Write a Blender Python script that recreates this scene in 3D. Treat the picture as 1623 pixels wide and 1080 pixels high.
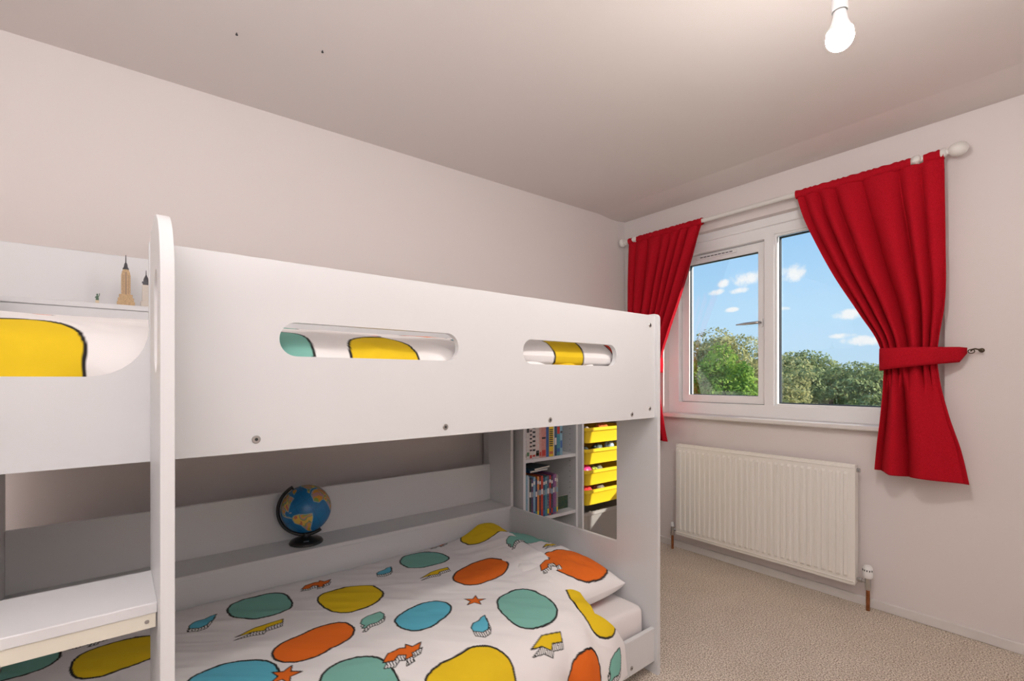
import bpy, bmesh, math, random
import numpy as np
from mathutils import Vector, Matrix
from mathutils.geometry import tessellate_polygon
random.seed(7)
RNG = np.random.default_rng(11)
for o in list(bpy.data.objects):
    bpy.data.objects.remove(o)
S = bpy.context.scene
COL = S.collection

# ------------------------------------------------------------------ camera, sky, sun, lights, exposure
YW, ZC = 2.971, 2.383            # window wall, ceiling height (left wall is x = 0)
CAM_X, CAM_Z, HEAD = 2.411, 1.169, math.radians(52.236)
cd = bpy.data.cameras.new('camera'); cam = bpy.data.objects.new('camera', cd); COL.objects.link(cam)
cd.sensor_fit = 'HORIZONTAL'; cd.sensor_width = 36.0; cd.lens = 36.0 * 764.1 / 1623.0
cd.shift_y = (601.1 - 540.0) / 1623.0; cd.clip_start = 0.02; cd.clip_end = 500
cam.location = (CAM_X, 0, CAM_Z); cam.rotation_euler = (math.pi / 2, 0, HEAD)
S.camera = cam

SKY_STRENGTH = 1.0
SUN_STRENGTH = 6.8
FILL_WATTS = 44.0
FILL_COLOUR = (0.95, 0.975, 1.0)
BULB_STRENGTH = 570.0
S.view_settings.view_transform = 'Standard'; S.view_settings.look = 'None'
S.view_settings.gamma = 1.0; S.view_settings.use_curve_mapping = False
S.view_settings.exposure = 0.14

w = bpy.data.worlds.new('sky'); S.world = w; w.use_nodes = True
nt = w.node_tree; nt.nodes.clear(); N = nt.nodes; L = nt.links
def wn(t, **k):
    n = N.new(t)
    for a, b in k.items(): setattr(n, a, b)
    return n
def wmath(op, a, b=None, clamp=False):
    n = wn('ShaderNodeMath', operation=op, use_clamp=clamp)
    for i, x in enumerate((a, b)):
        if x is None: continue
        if hasattr(x, 'is_output'): L.new(x, n.inputs[i])
        else: n.inputs[i].default_value = x
    return n.outputs[0]
tc = wn('ShaderNodeTexCoord'); sep = wn('ShaderNodeSeparateXYZ'); L.new(tc.outputs['Generated'], sep.inputs[0])
ramp = wn('ShaderNodeValToRGB')
ramp.color_ramp.elements[0].position = 0.0; ramp.color_ramp.elements[0].color = (0.56, 0.75, 0.92, 1)
ramp.color_ramp.elements[1].position = 0.75; ramp.color_ramp.elements[1].color = (0.16, 0.40, 0.80, 1)
e = ramp.color_ramp.elements.new(0.12); e.color = (0.48, 0.74, 0.97, 1)
e = ramp.color_ramp.elements.new(0.30); e.color = (0.30, 0.59, 0.94, 1)
L.new(sep.outputs['Z'], ramp.inputs[0])
nz = wn('ShaderNodeTexNoise'); nz.inputs['Scale'].default_value = 34; nz.inputs['Detail'].default_value = 8; nz.inputs['Roughness'].default_value = 0.6
L.new(tc.outputs['Generated'], nz.inputs['Vector'])
yy = wmath('MAXIMUM', sep.outputs['Y'], 0.05)
px = wmath('DIVIDE', sep.outputs['X'], yy); pz = wmath('DIVIDE', sep.outputs['Z'], yy)
dens = None
# small fair-weather clouds: (x/y, z/y, half width, half height, weight)
for cx, cz, hw, hh, k in [(-.490, .210, .046, .019, 1.0), (-.545, .207, .020, .010, .9), (-.408, .207, .036, .020, 1.05), (-.562, .190, .022, .009, .85), (-.509, .186, .026, .008, .8),
                          (-.528, .148, .020, .006, .8), (-.316, .115, .026, .011, .95), (-.424, .138, .018, .005, .6), (-.288, .067, .04, .010, .8), (-.325, .078, .024, .006, .7), (.35, .2, .12, .05, 1.0), (-1.3, .3, .2, .08, 1.0)]:
    dx = wmath('DIVIDE', wmath('SUBTRACT', px, cx), hw); dz = wmath('DIVIDE', wmath('SUBTRACT', pz, cz), hh)
    r2 = wmath('ADD', wmath('MULTIPLY', dx, dx), wmath('MULTIPLY', dz, dz))
    b = wmath('MULTIPLY', wmath('SUBTRACT', 1.0, r2), k)
    dens = b if dens is None else wmath('MAXIMUM', dens, b)
dens = wmath('MAXIMUM', dens, -1.2)
dens = wmath('ADD', dens, wmath('MULTIPLY', wmath('SUBTRACT', nz.outputs['Fac'], 0.52), 3.0))
cl = wn('ShaderNodeMapRange', interpolation_type='SMOOTHSTEP'); cl.inputs['From Min'].default_value = 0.0; cl.inputs['From Max'].default_value = 0.9
L.new(dens, cl.inputs['Value'])
mixc = wn('ShaderNodeMix', data_type='RGBA'); L.new(cl.outputs[0], mixc.inputs['Factor'])
L.new(ramp.outputs[0], mixc.inputs['A']); mixc.inputs['B'].default_value = (0.93, 0.94, 0.96, 1)
bg = wn('ShaderNodeBackground'); bg.inputs['Strength'].default_value = SKY_STRENGTH; L.new(mixc.outputs['Result'], bg.inputs['Color'])
out = wn('ShaderNodeOutputWorld'); L.new(bg.outputs[0], out.inputs[0])

sd = bpy.data.lights.new('sun', 'SUN'); sun = bpy.data.objects.new('sun', sd); COL.objects.link(sun)
sd.energy = SUN_STRENGTH; sd.angle = math.radians(0.53); sd.color = (1.0, 0.94, 0.84)
sun.location = (12, 12, 8)
sun.rotation_euler = Vector((1.40, 1.0, 0.82)).to_track_quat('Z', 'Y').to_euler()
# added fill lamp behind the camera, not a fitting of the room
ad = bpy.data.lights.new('fill_light', 'AREA'); al = bpy.data.objects.new('fill_light', ad); COL.objects.link(al)
ad.shape = 'RECTANGLE'; ad.size = 0.8; ad.size_y = 0.8; ad.energy = FILL_WATTS; ad.color = FILL_COLOUR
al.location = (2.70, -0.42, 1.36); al.rotation_euler = Vector((0.0, 0.0, -1.0)).to_track_quat('Z', 'Y').to_euler()   # thrown up at the ceiling

# ------------------------------------------------------------------ helpers
def mat(name, col, rough=0.5, var=0.0, var_scale=8.0, bump=0.0, bump_scale=200.0, metal=0.0, spec=0.5, trans=0.0, sheen=0.0, attr=None, col2=None, detail=4.0, coat=0.0):
    m = bpy.data.materials.new(name); m.use_nodes = True
    nt = m.node_tree; b = nt.nodes['Principled BSDF']
    b.inputs['Roughness'].default_value = rough; b.inputs['Metallic'].default_value = metal
    b.inputs['Specular IOR Level'].default_value = spec
    if trans: b.inputs['Transmission Weight'].default_value = trans
    if sheen: b.inputs['Sheen Weight'].default_value = sheen; b.inputs['Sheen Roughness'].default_value = 0.5
    if coat: b.inputs['Coat Weight'].default_value = coat
    b.inputs['Base Color'].default_value = (*col, 1)
    tcn = nt.nodes.new('ShaderNodeTexCoord')
    if attr:
        a = nt.nodes.new('ShaderNodeVertexColor'); a.layer_name = attr
        nt.links.new(a.outputs['Color'], b.inputs['Base Color'])
    elif var or col2:
        n = nt.nodes.new('ShaderNodeTexNoise'); n.inputs['Scale'].default_value = var_scale; n.inputs['Detail'].default_value = detail
        nt.links.new(tcn.outputs['Object'], n.inputs['Vector'])
        mx = nt.nodes.new('ShaderNodeMix'); mx.data_type = 'RGBA'
        c2 = col2 or tuple(max(0, c * (1 - var)) for c in col)
        mx.inputs['A'].default_value = (*col, 1); mx.inputs['B'].default_value = (*c2, 1)
        mr = nt.nodes.new('ShaderNodeMapRange'); mr.inputs['From Min'].default_value = 0.35; mr.inputs['From Max'].default_value = 0.65
        nt.links.new(n.outputs['Fac'], mr.inputs['Value']); nt.links.new(mr.outputs[0], mx.inputs['Factor'])
        nt.links.new(mx.outputs['Result'], b.inputs['Base Color'])
    if bump:
        n = nt.nodes.new('ShaderNodeTexNoise'); n.inputs['Scale'].default_value = bump_scale; n.inputs['Detail'].default_value = 3
        nt.links.new(tcn.outputs['Object'], n.inputs['Vector'])
        bp = nt.nodes.new('ShaderNodeBump'); bp.inputs['Strength'].default_value = bump; bp.inputs['Distance'].default_value = 0.002
        nt.links.new(n.outputs['Fac'], bp.inputs['Height']); nt.links.new(bp.outputs[0], b.inputs['Normal'])
    return m

class G:
    """collects shapes of ONE part, then links them as one mesh object"""
    def __init__(s): s.v = []; s.f = []
    def add(s, vs, fs):
        k = len(s.v); s.v += [tuple(map(float, p)) for p in vs]; s.f += [tuple(i + k for i in f) for f in fs]; return s
    def box(s, x0, x1, y0, y1, z0, z1):
        x0, x1 = min(x0, x1), max(x0, x1); y0, y1 = min(y0, y1), max(y0, y1); z0, z1 = min(z0, z1), max(z0, z1)
        return s.add([(x0, y0, z0), (x1, y0, z0), (x1, y1, z0), (x0, y1, z0), (x0, y0, z1), (x1, y0, z1), (x1, y1, z1), (x0, y1, z1)],
                     [(0, 3, 2, 1), (4, 5, 6, 7), (0, 1, 5, 4), (1, 2, 6, 5), (2, 3, 7, 6), (3, 0, 4, 7)])
    def prism(s, loops, axis, a0, a1):
        """extrude a polygon (with holes) given in the two other axes; axis 0: (y,z), 1: (x,z), 2: (x,y)"""
        flat = [p for l in loops for p in l]; n = len(flat)
        def P(p, a): return (a, p[0], p[1]) if axis == 0 else ((p[0], a, p[1]) if axis == 1 else (p[0], p[1], a))
        tri = tessellate_polygon([[Vector((p[0], p[1], 0)) for p in l] for l in loops])
        vs = [P(p, a0) for p in flat] + [P(p, a1) for p in flat]; fs = []
        for t in tri: fs.append(tuple(t)); fs.append(tuple(n + i for i in reversed(t)))
        k = 0
        for l in loops:
            m = len(l)
            for i in range(m):
                a, b = k + i, k + (i + 1) % m
                fs.append((a, b, n + b, n + a))
            k += m
        return s.add(vs, fs)
    def tube(s, pts, r, n=10, caps=True):
        pts = [Vector(p) for p in pts]; m = len(pts); rs = r if isinstance(r, (list, tuple)) else [r] * m
        up = None; vs = []; fs = []
        for i, p in enumerate(pts):
            t = (pts[min(i + 1, m - 1)] - pts[max(i - 1, 0)]).normalized()
            if up is None:
                up = t.orthogonal().normalized()
            up = (up - t * up.dot(t)).normalized(); sd_ = t.cross(up)
            for j in range(n):
                a = 2 * math.pi * j / n; vs.append(p + (up * math.cos(a) + sd_ * math.sin(a)) * rs[i])
        for i in range(m - 1):
            for j in range(n):
                fs.append((i * n + j, i * n + (j + 1) % n, (i + 1) * n + (j + 1) % n, (i + 1) * n + j))
        if caps: fs += [tuple(reversed(range(n))), tuple(range((m - 1) * n, m * n))]
        return s.add(vs, fs)
    def lathe(s, prof, n=24, c=(0, 0, 0), ax=(0, 0, 1)):
        """prof: (radius, distance along axis)"""
        ax = Vector(ax).normalized(); u = ax.orthogonal().normalized(); v = ax.cross(u); c = Vector(c); vs = []; fs = []
        for r, h in prof:
            for j in range(n):
                a = 2 * math.pi * j / n; vs.append(c + ax * h + (u * math.cos(a) + v * math.sin(a)) * max(r, 1e-5))
        m = len(prof)
        for i in range(m - 1):
            for j in range(n): fs.append((i * n + j, i * n + (j + 1) % n, (i + 1) * n + (j + 1) % n, (i + 1) * n + j))
        fs += [tuple(reversed(range(n))), tuple(range((m - 1) * n, m * n))]
        return s.add(vs, fs)
    def rloops(s, loops, n=6, cap0=True, cap1=True):
        """loft of rounded rectangles: each (cx, cy, hx, hy, r, z)"""
        vs = []; fs = []; k = 4 * n
        for cx, cy, hx, hy, r, z in loops:
            for q, (sx, sy) in enumerate(((1, 1), (-1, 1), (-1, -1), (1, -1))):
                for j in range(n):
                    a = math.pi / 2 * (q + j / (n - 1)); vs.append((cx + sx * (hx - r) + r * math.cos(a), cy + sy * (hy - r) + r * math.sin(a), z))
        for i in range(len(loops) - 1):
            for j in range(k): fs.append((i * k + j, i * k + (j + 1) % k, (i + 1) * k + (j + 1) % k, (i + 1) * k + j))
        if cap0: fs.append(tuple(reversed(range(k))))
        if cap1: fs.append(tuple(range((len(loops) - 1) * k, len(loops) * k)))
        return s.add(vs, fs)
    def mesh(s, name, smooth=None):
        me = bpy.data.meshes.new(name); me.from_pydata(s.v, [], s.f); me.validate()
        bm = bmesh.new(); bm.from_mesh(me); bmesh.ops.recalc_face_normals(bm, faces=bm.faces); bm.to_mesh(me); bm.free()
        if smooth is not None:
            for p in me.polygons: p.use_smooth = True
            me.set_sharp_from_angle(angle=math.radians(smooth))
        return me
    def build(s, name, m, parent=None, smooth=None, bevel=0, solid=0):
        return obj(name, s.mesh(name, smooth), m, parent, bevel, solid)

def obj(name, me, m, parent=None, bevel=0, solid=0):
    o = bpy.data.objects.new(name, me); COL.objects.link(o)
    if m: me.materials.append(m)
    if parent: o.parent = parent
    if solid:
        md = o.modifiers.new('thickness', 'SOLIDIFY'); md.thickness = solid; md.offset = 0
    if bevel:
        md = o.modifiers.new('bevel', 'BEVEL'); md.width = bevel; md.segments = 2; md.limit_method = 'ANGLE'; md.angle_limit = math.radians(40); md.harden_normals = False
    return o
def tag(o, label=None, cat=None, group=None, kind=None):
    if label: o['label'] = label
    if cat: o['category'] = cat
    if group: o['group'] = group
    if kind: o['kind'] = kind
    return o
def empty(name, loc=(0, 0, 0), rz=0.0):
    o = bpy.data.objects.new(name, None); COL.objects.link(o); o.location = loc; o.rotation_euler = (0, 0, rz); o.empty_display_size = 0.1
    return o
def grid_mesh(name, X, Y, Z, smooth=True, colors=None):
    """X, Y, Z arrays (rows, cols) -> quad mesh, fast"""
    r, c = X.shape; me = bpy.data.meshes.new(name)
    idx = np.arange(r * c).reshape(r, c)
    q = np.stack([idx[:-1, :-1], idx[:-1, 1:], idx[1:, 1:], idx[1:, :-1]], -1).reshape(-1, 4)
    me.vertices.add(r * c); me.vertices.foreach_set('co', np.stack([X, Y, Z], -1).astype(np.float32).ravel())
    me.loops.add(q.size); me.loops.foreach_set('vertex_index', q.ravel().astype(np.int32))
    me.polygons.add(len(q)); me.polygons.foreach_set('loop_start', (np.arange(len(q)) * 4).astype(np.int32))
    me.polygons.foreach_set('use_smooth', np.ones(len(q), bool) if smooth else np.zeros(len(q), bool))
    me.update(calc_edges=True)
    if colors is not None:
        a = me.color_attributes.new('print', 'FLOAT_COLOR', 'POINT')
        a.data.foreach_set('color', np.concatenate([colors, np.ones((r, c, 1))], -1).astype(np.float32).ravel())
    me.validate()
    return me
def vnoise(x, y, seed=0):
    """smooth value noise, about -1..1"""
    rg = np.random.default_rng(seed); T = rg.uniform(-1, 1, (64, 64))
    xi = np.floor(x).astype(int); yi = np.floor(y).astype(int); fx = x - xi; fy = y - yi
    fx = fx * fx * fx * (fx * (fx * 6 - 15) + 10); fy = fy * fy * fy * (fy * (fy * 6 - 15) + 10)
    g = lambda a, b: T[a % 64, b % 64]
    return (g(xi, yi) * (1 - fx) + g(xi + 1, yi) * fx) * (1 - fy) + (g(xi, yi + 1) * (1 - fx) + g(xi + 1, yi + 1) * fx) * fy
def rrect(x0, x1, y0, y1, r, n=6):
    p = []
    for q, (cx, cy) in enumerate(((x1 - r, y1 - r), (x0 + r, y1 - r), (x0 + r, y0 + r), (x1 - r, y0 + r))):
        for j in range(n + 1):
            a = math.pi / 2 * (q + j / n); p.append((cx + r * math.cos(a), cy + r * math.sin(a)))
    return p

# ------------------------------------------------------------------ materials
M = {}
M['wall'] = mat('wall_paint', (0.80, 0.735, 0.715), 0.75, bump=0.12, bump_scale=90)
M['ceil'] = mat('ceiling_paint', (0.77, 0.705, 0.675), 0.85, bump=0.12, bump_scale=70)
M['white'] = mat('white_laminate', (0.735, 0.735, 0.745), 0.42, bump=0.03, bump_scale=300)
M['cream'] = mat('cream_batten', (0.78, 0.74, 0.63), 0.5)
M['upvc'] = mat('white_upvc', (0.93, 0.925, 0.925), 0.3)
M['gloss'] = mat('white_gloss_paint', (0.80, 0.77, 0.745), 0.4, bump=0.05, bump_scale=60)
M['rad'] = mat('radiator_enamel', (0.90, 0.87, 0.82), 0.35)
M['skirt'] = mat('skirting_paint', (0.78, 0.74, 0.715), 0.5, var=0.06, var_scale=12)
M['steel'] = mat('steel', (0.50, 0.49, 0.48), 0.35, metal=1.0)
M['dark'] = mat('dark_recess', (0.03, 0.03, 0.032), 0.6)
M['gasket'] = mat('black_gasket', (0.03, 0.035, 0.045), 0.5)
M['copper'] = mat('copper_pipe', (0.45, 0.17, 0.07), 0.4, metal=0.8, var=0.4, var_scale=40)
M['chrome'] = mat('chrome', (0.6, 0.6, 0.6), 0.2, metal=1.0)
M['black'] = mat('black_plastic', (0.015, 0.015, 0.016), 0.3)
M['bronze'] = mat('bronze_hook', (0.10, 0.075, 0.05), 0.4, metal=0.8)
M['pole'] = mat('white_painted_pole', (0.80, 0.77, 0.73), 0.4)
M['sheet'] = mat('fitted_sheet', (0.84, 0.79, 0.78), 0.85, bump=0.3, bump_scale=40)
M['duvet'] = mat('printed_cotton', (0.8, 0.8, 0.8), 0.85, bump=0.10, bump_scale=500, attr='print', spec=0.2)
M['yellow'] = mat('yellow_plastic', (0.86, 0.60, 0.02), 0.35)
M['globe'] = mat('globe_print', (0, 0, 1), 0.25, attr='print')

def carpet_material():
    m = mat('beige_carpet', (0.57, 0.49, 0.42), 0.95, spec=0.1)
    nt = m.node_tree; b = nt.nodes['Principled BSDF']; tcn = nt.nodes['Texture Coordinate']
    n1 = nt.nodes.new('ShaderNodeTexNoise'); n1.inputs['Scale'].default_value = 185; n1.inputs['Detail'].default_value = 3
    n2 = nt.nodes.new('ShaderNodeTexNoise'); n2.inputs['Scale'].default_value = 7; n2.inputs['Detail'].default_value = 5
    for n in (n1, n2): nt.links.new(tcn.outputs['Object'], n.inputs['Vector'])
    r = nt.nodes.new('ShaderNodeValToRGB'); r.color_ramp.elements[0].position = 0.38; r.color_ramp.elements[0].color = (0.36, 0.275, 0.20, 1)
    r.color_ramp.elements[1].position = 0.60; r.color_ramp.elements[1].color = (0.98, 0.88, 0.77, 1)
    nt.links.new(n1.outputs['Fac'], r.inputs[0])
    mx = nt.nodes.new('ShaderNodeMix'); mx.data_type = 'RGBA'; mx.blend_type = 'MULTIPLY'
    r2 = nt.nodes.new('ShaderNodeValToRGB'); r2.color_ramp.elements[0].position = 0.3; r2.color_ramp.elements[0].color = (0.93, 0.92, 0.91, 1); r2.color_ramp.elements[1].position = 0.65; r2.color_ramp.elements[1].color = (1, 1, 1, 1)
    nt.links.new(n2.outputs['Fac'], r2.inputs[0]); mx.inputs['Factor'].default_value = 1.0
    nt.links.new(r.outputs[0], mx.inputs['A']); nt.links.new(r2.outputs[0], mx.inputs['B']); nt.links.new(mx.outputs['Result'], b.inputs['Base Color'])
    bp = nt.nodes.new('ShaderNodeBump'); bp.inputs['Strength'].default_value = 0.9; bp.inputs['Distance'].default_value = 0.006
    nt.links.new(n1.outputs['Fac'], bp.inputs['Height']); nt.links.new(bp.outputs[0], b.inputs['Normal'])
    return m
M['carpet'] = carpet_material()

def fabric_red():
    m = bpy.data.materials.new('red_curtain_fabric'); m.use_nodes = True; nt = m.node_tree; nt.nodes.clear()
    o = nt.nodes.new('ShaderNodeOutputMaterial'); p = nt.nodes.new('ShaderNodeBsdfPrincipled'); t = nt.nodes.new('ShaderNodeBsdfTranslucent'); mx = nt.nodes.new('ShaderNodeMixShader')
    tcn = nt.nodes.new('ShaderNodeTexCoord'); mp = nt.nodes.new('ShaderNodeMapping'); mp.inputs['Scale'].default_value = (1, 1, 0.25)
    n = nt.nodes.new('ShaderNodeTexNoise'); n.inputs['Scale'].default_value = 620; n.inputs['Detail'].default_value = 3
    mp2 = nt.nodes.new('ShaderNodeMapping'); mp2.inputs['Scale'].default_value = (0.3, 0.3, 1.0)
    n2 = nt.nodes.new('ShaderNodeTexNoise'); n2.inputs['Scale'].default_value = 620; n2.inputs['Detail'].default_value = 3
    for a, b in ((mp, n), (mp2, n2)):
        nt.links.new(tcn.outputs['Object'], a.inputs[0]); nt.links.new(a.outputs[0], b.inputs['Vector'])
    ad_ = nt.nodes.new('ShaderNodeMath'); ad_.operation = 'ADD'; nt.links.new(n.outputs['Fac'], ad_.inputs[0]); nt.links.new(n2.outputs['Fac'], ad_.inputs[1])
    r = nt.nodes.new('ShaderNodeValToRGB'); r.color_ramp.elements[0].position = 0.35; r.color_ramp.elements[0].color = (0.42, 0.003, 0.013, 1)
    r.color_ramp.elements[1].position = 0.68; r.color_ramp.elements[1].color = (0.68, 0.014, 0.032, 1)
    ad2 = nt.nodes.new('ShaderNodeMath'); ad2.operation = 'MULTIPLY'; ad2.inputs[1].default_value = 0.5; nt.links.new(ad_.outputs[0], ad2.inputs[0])
    nt.links.new(ad2.outputs[0], r.inputs[0]); nt.links.new(r.outputs[0], p.inputs['Base Color'])
    p.inputs['Roughness'].default_value = 0.9; p.inputs['Specular IOR Level'].default_value = 0.15
    t.inputs['Color'].default_value = (0.75, 0.05, 0.03, 1); mx.inputs[0].default_value = 0.16
    nt.links.new(p.outputs[0], mx.inputs[1]); nt.links.new(t.outputs[0], mx.inputs[2]); nt.links.new(mx.outputs[0], o.inputs[0])
    bp = nt.nodes.new('ShaderNodeBump'); bp.inputs['Strength'].default_value = 0.25; bp.inputs['Distance'].default_value = 0.001
    nt.links.new(ad2.outputs[0], bp.inputs['Height']); nt.links.new(bp.outputs[0], p.inputs['Normal'])
    return m
M['red'] = fabric_red()

def glass_material(name, tint=(0.97, 0.985, 0.985), refl=1.0, frost=0.0):
    m = bpy.data.materials.new(name); m.use_nodes = True; nt = m.node_tree; nt.nodes.clear()
    o = nt.nodes.new('ShaderNodeOutputMaterial'); t = nt.nodes.new('ShaderNodeBsdfTransparent'); g = nt.nodes.new('ShaderNodeBsdfGlossy'); mx = nt.nodes.new('ShaderNodeMixShader')
    lw = nt.nodes.new('ShaderNodeLayerWeight'); lw.inputs['Blend'].default_value = 0.5
    fr = nt.nodes.new('ShaderNodeMath'); fr.operation = 'POWER'; fr.inputs[1].default_value = 5.0; nt.links.new(lw.outputs['Facing'], fr.inputs[0])
    ml = nt.nodes.new('ShaderNodeMath'); ml.operation = 'MULTIPLY_ADD'; ml.inputs[1].default_value = 0.95 * refl; ml.inputs[2].default_value = 0.042 * refl; ml.use_clamp = True
    t.inputs['Color'].default_value = (*tint, 1); g.inputs['Roughness'].default_value = 0.01
    nt.links.new(fr.outputs[0], ml.inputs[0]); nt.links.new(ml.outputs[0], mx.inputs[0])
    nt.links.new(t.outputs[0], mx.inputs[1]); nt.links.new(g.outputs[0], mx.inputs[2])
    last = mx
    if frost:
        d = nt.nodes.new('ShaderNodeBsdfDiffuse'); d.inputs['Color'].default_value = (0.75, 0.72, 0.70, 1); m2 = nt.nodes.new('ShaderNodeMixShader'); m2.inputs[0].default_value = frost
        nt.links.new(mx.outputs[0], m2.inputs[1]); nt.links.new(d.outputs[0], m2.inputs[2]); last = m2
    nt.links.new(last.outputs[0], o.inputs[0])
    return m
M['glass'] = glass_material('window_glass', refl=1.5)
M['clearbox'] = glass_material('clear_plastic', (0.86, 0.84, 0.82), 1.0, 0.32)

def emit(name, col, s):
    m = bpy.data.materials.new(name); m.use_nodes = True; nt = m.node_tree; nt.nodes.clear()
    o = nt.nodes.new('ShaderNodeOutputMaterial'); e_ = nt.nodes.new('ShaderNodeEmission'); e_.inputs['Color'].default_value = (*col, 1); e_.inputs['Strength'].default_value = s
    nt.links.new(e_.outputs[0], o.inputs[0]); return m

# ------------------------------------------------------------------ room shell
RX, RY = 3.15, -1.75            # right wall, wall behind the camera
def struct(o): o['kind'] = 'structure'; return o
struct(G().box(-0.2, RX + 0.2, RY - 0.2, YW + 0.2, -0.12, 0).build('floor', M['carpet']))
struct(G().box(-0.2, RX + 0.2, RY - 0.2, YW + 0.26, ZC, ZC + 0.12).build('ceiling', M['ceil']))
struct(G().box(-0.2, 0, RY - 0.2, YW, 0, ZC).build('wall_left', M['wall']))
struct(G().box(RX, RX + 0.1, RY - 0.2, YW, 0, ZC).build('wall_right', M['wall']))
# window wall with its opening
OX0, OX1, OZ0, OZ1 = 0.345, 1.87, 0.93, 2.15
struct(G().prism([[(-0.2, 0), (RX + 0.2, 0), (RX + 0.2, ZC), (-0.2, ZC)], [(OX0, OZ0), (OX0, OZ1), (OX1, OZ1), (OX1, OZ0)]], 1, YW, YW + 0.145).build('wall_back', M['wall']))
struct(G().box(-0.2, RX + 0.1, RY - 0.2, RY, 0, ZC).build('wall_front', M['wall']))
# skirting boards
sk = lambda n, g: struct(g.build(n, M['skirt'], bevel=0.004))
sk('baseboard_back', G().box(0.016, RX, YW - 0.016, YW, 0, 0.047))
sk('baseboard_left', G().box(0, 0.016, RY, YW, 0, 0.047))
sk('baseboard_right', G().box(RX - 0.016, RX, RY, YW - 0.016, 0, 0.047))
# the plaster of the ceiling dips gently where it meets the window wall
g = G(); pr = [(YW, ZC - 0.004), (YW, ZC + 0.02), (YW - 0.30, ZC + 0.02), (YW - 0.30, ZC + 0.001), (YW - 0.16, ZC - 0.012), (YW - 0.10, ZC - 0.013)]
g.prism([pr], 0, -0.02, RX); o = g.build('trim_1', M['ceil'], smooth=40); struct(o)

# ------------------------------------------------------------------ window
FY0, FY1 = 3.041, 3.115          # frame front and back
win = empty('window_1', (0, 0, 0)); struct(win); tag(win, 'white plastic casement window with fixed right pane between red curtains', 'window')
FX0, FX1 = 0.352, 1.865
fr = G().prism([[(FX0 - .01, 0.93), (FX1 + .005, 0.93), (FX1 + .005, 2.15), (FX0 - .01, 2.15)],
                [(0.425, 1.008), (0.425, 2.03), (1.016, 2.03), (1.016, 1.008)], [(1.076, 1.008), (1.076, 2.045), (1.805, 2.045), (1.805, 1.008)]], 1, FY0, FY1)
fo = fr.build('window_frame', M['upvc'], win, bevel=0.004)
G().prism([[(FX0 - .01, 2.10), (FX1 + .005, 2.10), (FX1 + .005, 2.151), (FX0 - .01, 2.151)]], 1, FY0 - 0.02, FY0 + .005).build('head_strip', M['upvc'], win, bevel=0.004)
# opening sash (left)
SY = 3.078
sash = G().prism([[(0.427, 1.010), (1.014, 1.010), (1.014, 2.028), (0.427, 2.028)], [(0.484, 1.060), (0.484, 1.970), (0.962, 1.970), (0.962, 1.060)]], 1, SY, SY + 0.055).build('casement_sash', M['upvc'], win, bevel=0.004)
gk = lambda x0, x1, z0, z1, t, y: G().prism([[(x0, z0), (x1, z0), (x1, z1), (x0, z1)], [(x0 + t, z0 + t), (x0 + t, z1 - t), (x1 - t, z1 - t), (x1 - t, z0 + t)]], 1, y, y + 0.02)
gk(0.482, 0.964, 1.058, 1.972, 0.006, SY + 0.012).build('gasket', M['gasket'], sash)
G().box(0.484, 0.962, SY + 0.020, SY + 0.024, 1.060, 1.970).build('glass_pane', M['glass'], sash)
gk(0.4255, 1.0155, 1.0085, 2.0295, 0.004, SY + 0.006).build('sash_seal', M['gasket'], sash)
# trickle vent on the sash head
v = G().box(0.545, 0.83, SY - 0.012, SY, 1.993, 2.016).build('trickle_vent', M['upvc'], sash, bevel=0.004)
for i in range(9): G().box(0.575 + i * .026, 0.595 + i * .026, SY - 0.0135, SY - 0.011, 2.002, 2.007).build('vent_slot', M['dark'], win)
# handle on the sash
hz_ = 1.52
h = G().rloops([(0.985, hz_, .011, .028, .010, 0), (0.985, hz_, .010, .027, .009, .012)])
h.v = [(x, SY - z, y) for x, y, z in h.v]; ho = h.build('handle_plate', M['upvc'], sash, smooth=40)
G().tube([(0.985, SY - .008, hz_), (0.985, SY - .038, hz_), (0.978, SY - .044, hz_), (0.955, SY - .045, hz_ - .001), (0.90, SY - .045, hz_ - .002), (0.845, SY - .045, hz_ - .004)], [.008, .008, .009, .009, .008, .004], 10).build('window_handle', M['chrome'], win, smooth=50)
# fixed pane (right)
gk(1.076, 1.805, 1.008, 2.045, 0.012, FY0 + 0.012).build('glazing_bead', M['upvc'], win)
gk(1.087, 1.794, 1.019, 2.034, 0.007, SY + 0.004).build('gasket', M['gasket'], win)
G().box(1.084, 1.798, SY + 0.014, SY + 0.018, 1.014, 2.038).build('glass_pane', M['glass'], win)
# inner sill board
sill = G().box(0.335, 1.885, YW - 0.046, FY0 + 0.004, 0.904, 0.931).build('window_sill', M['gloss'], win, bevel=0.007)

# ------------------------------------------------------------------ radiator
RY0 = YW - 0.092
rad = tag(empty('radiator', (1.025, YW, 0.0)), 'white ribbed panel radiator on the wall under the window', 'radiator')
RX0, RX1, RZ0, RZ1 = 0.508, 1.541, 0.117, 0.732
ox, oy = 1.025, YW
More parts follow.
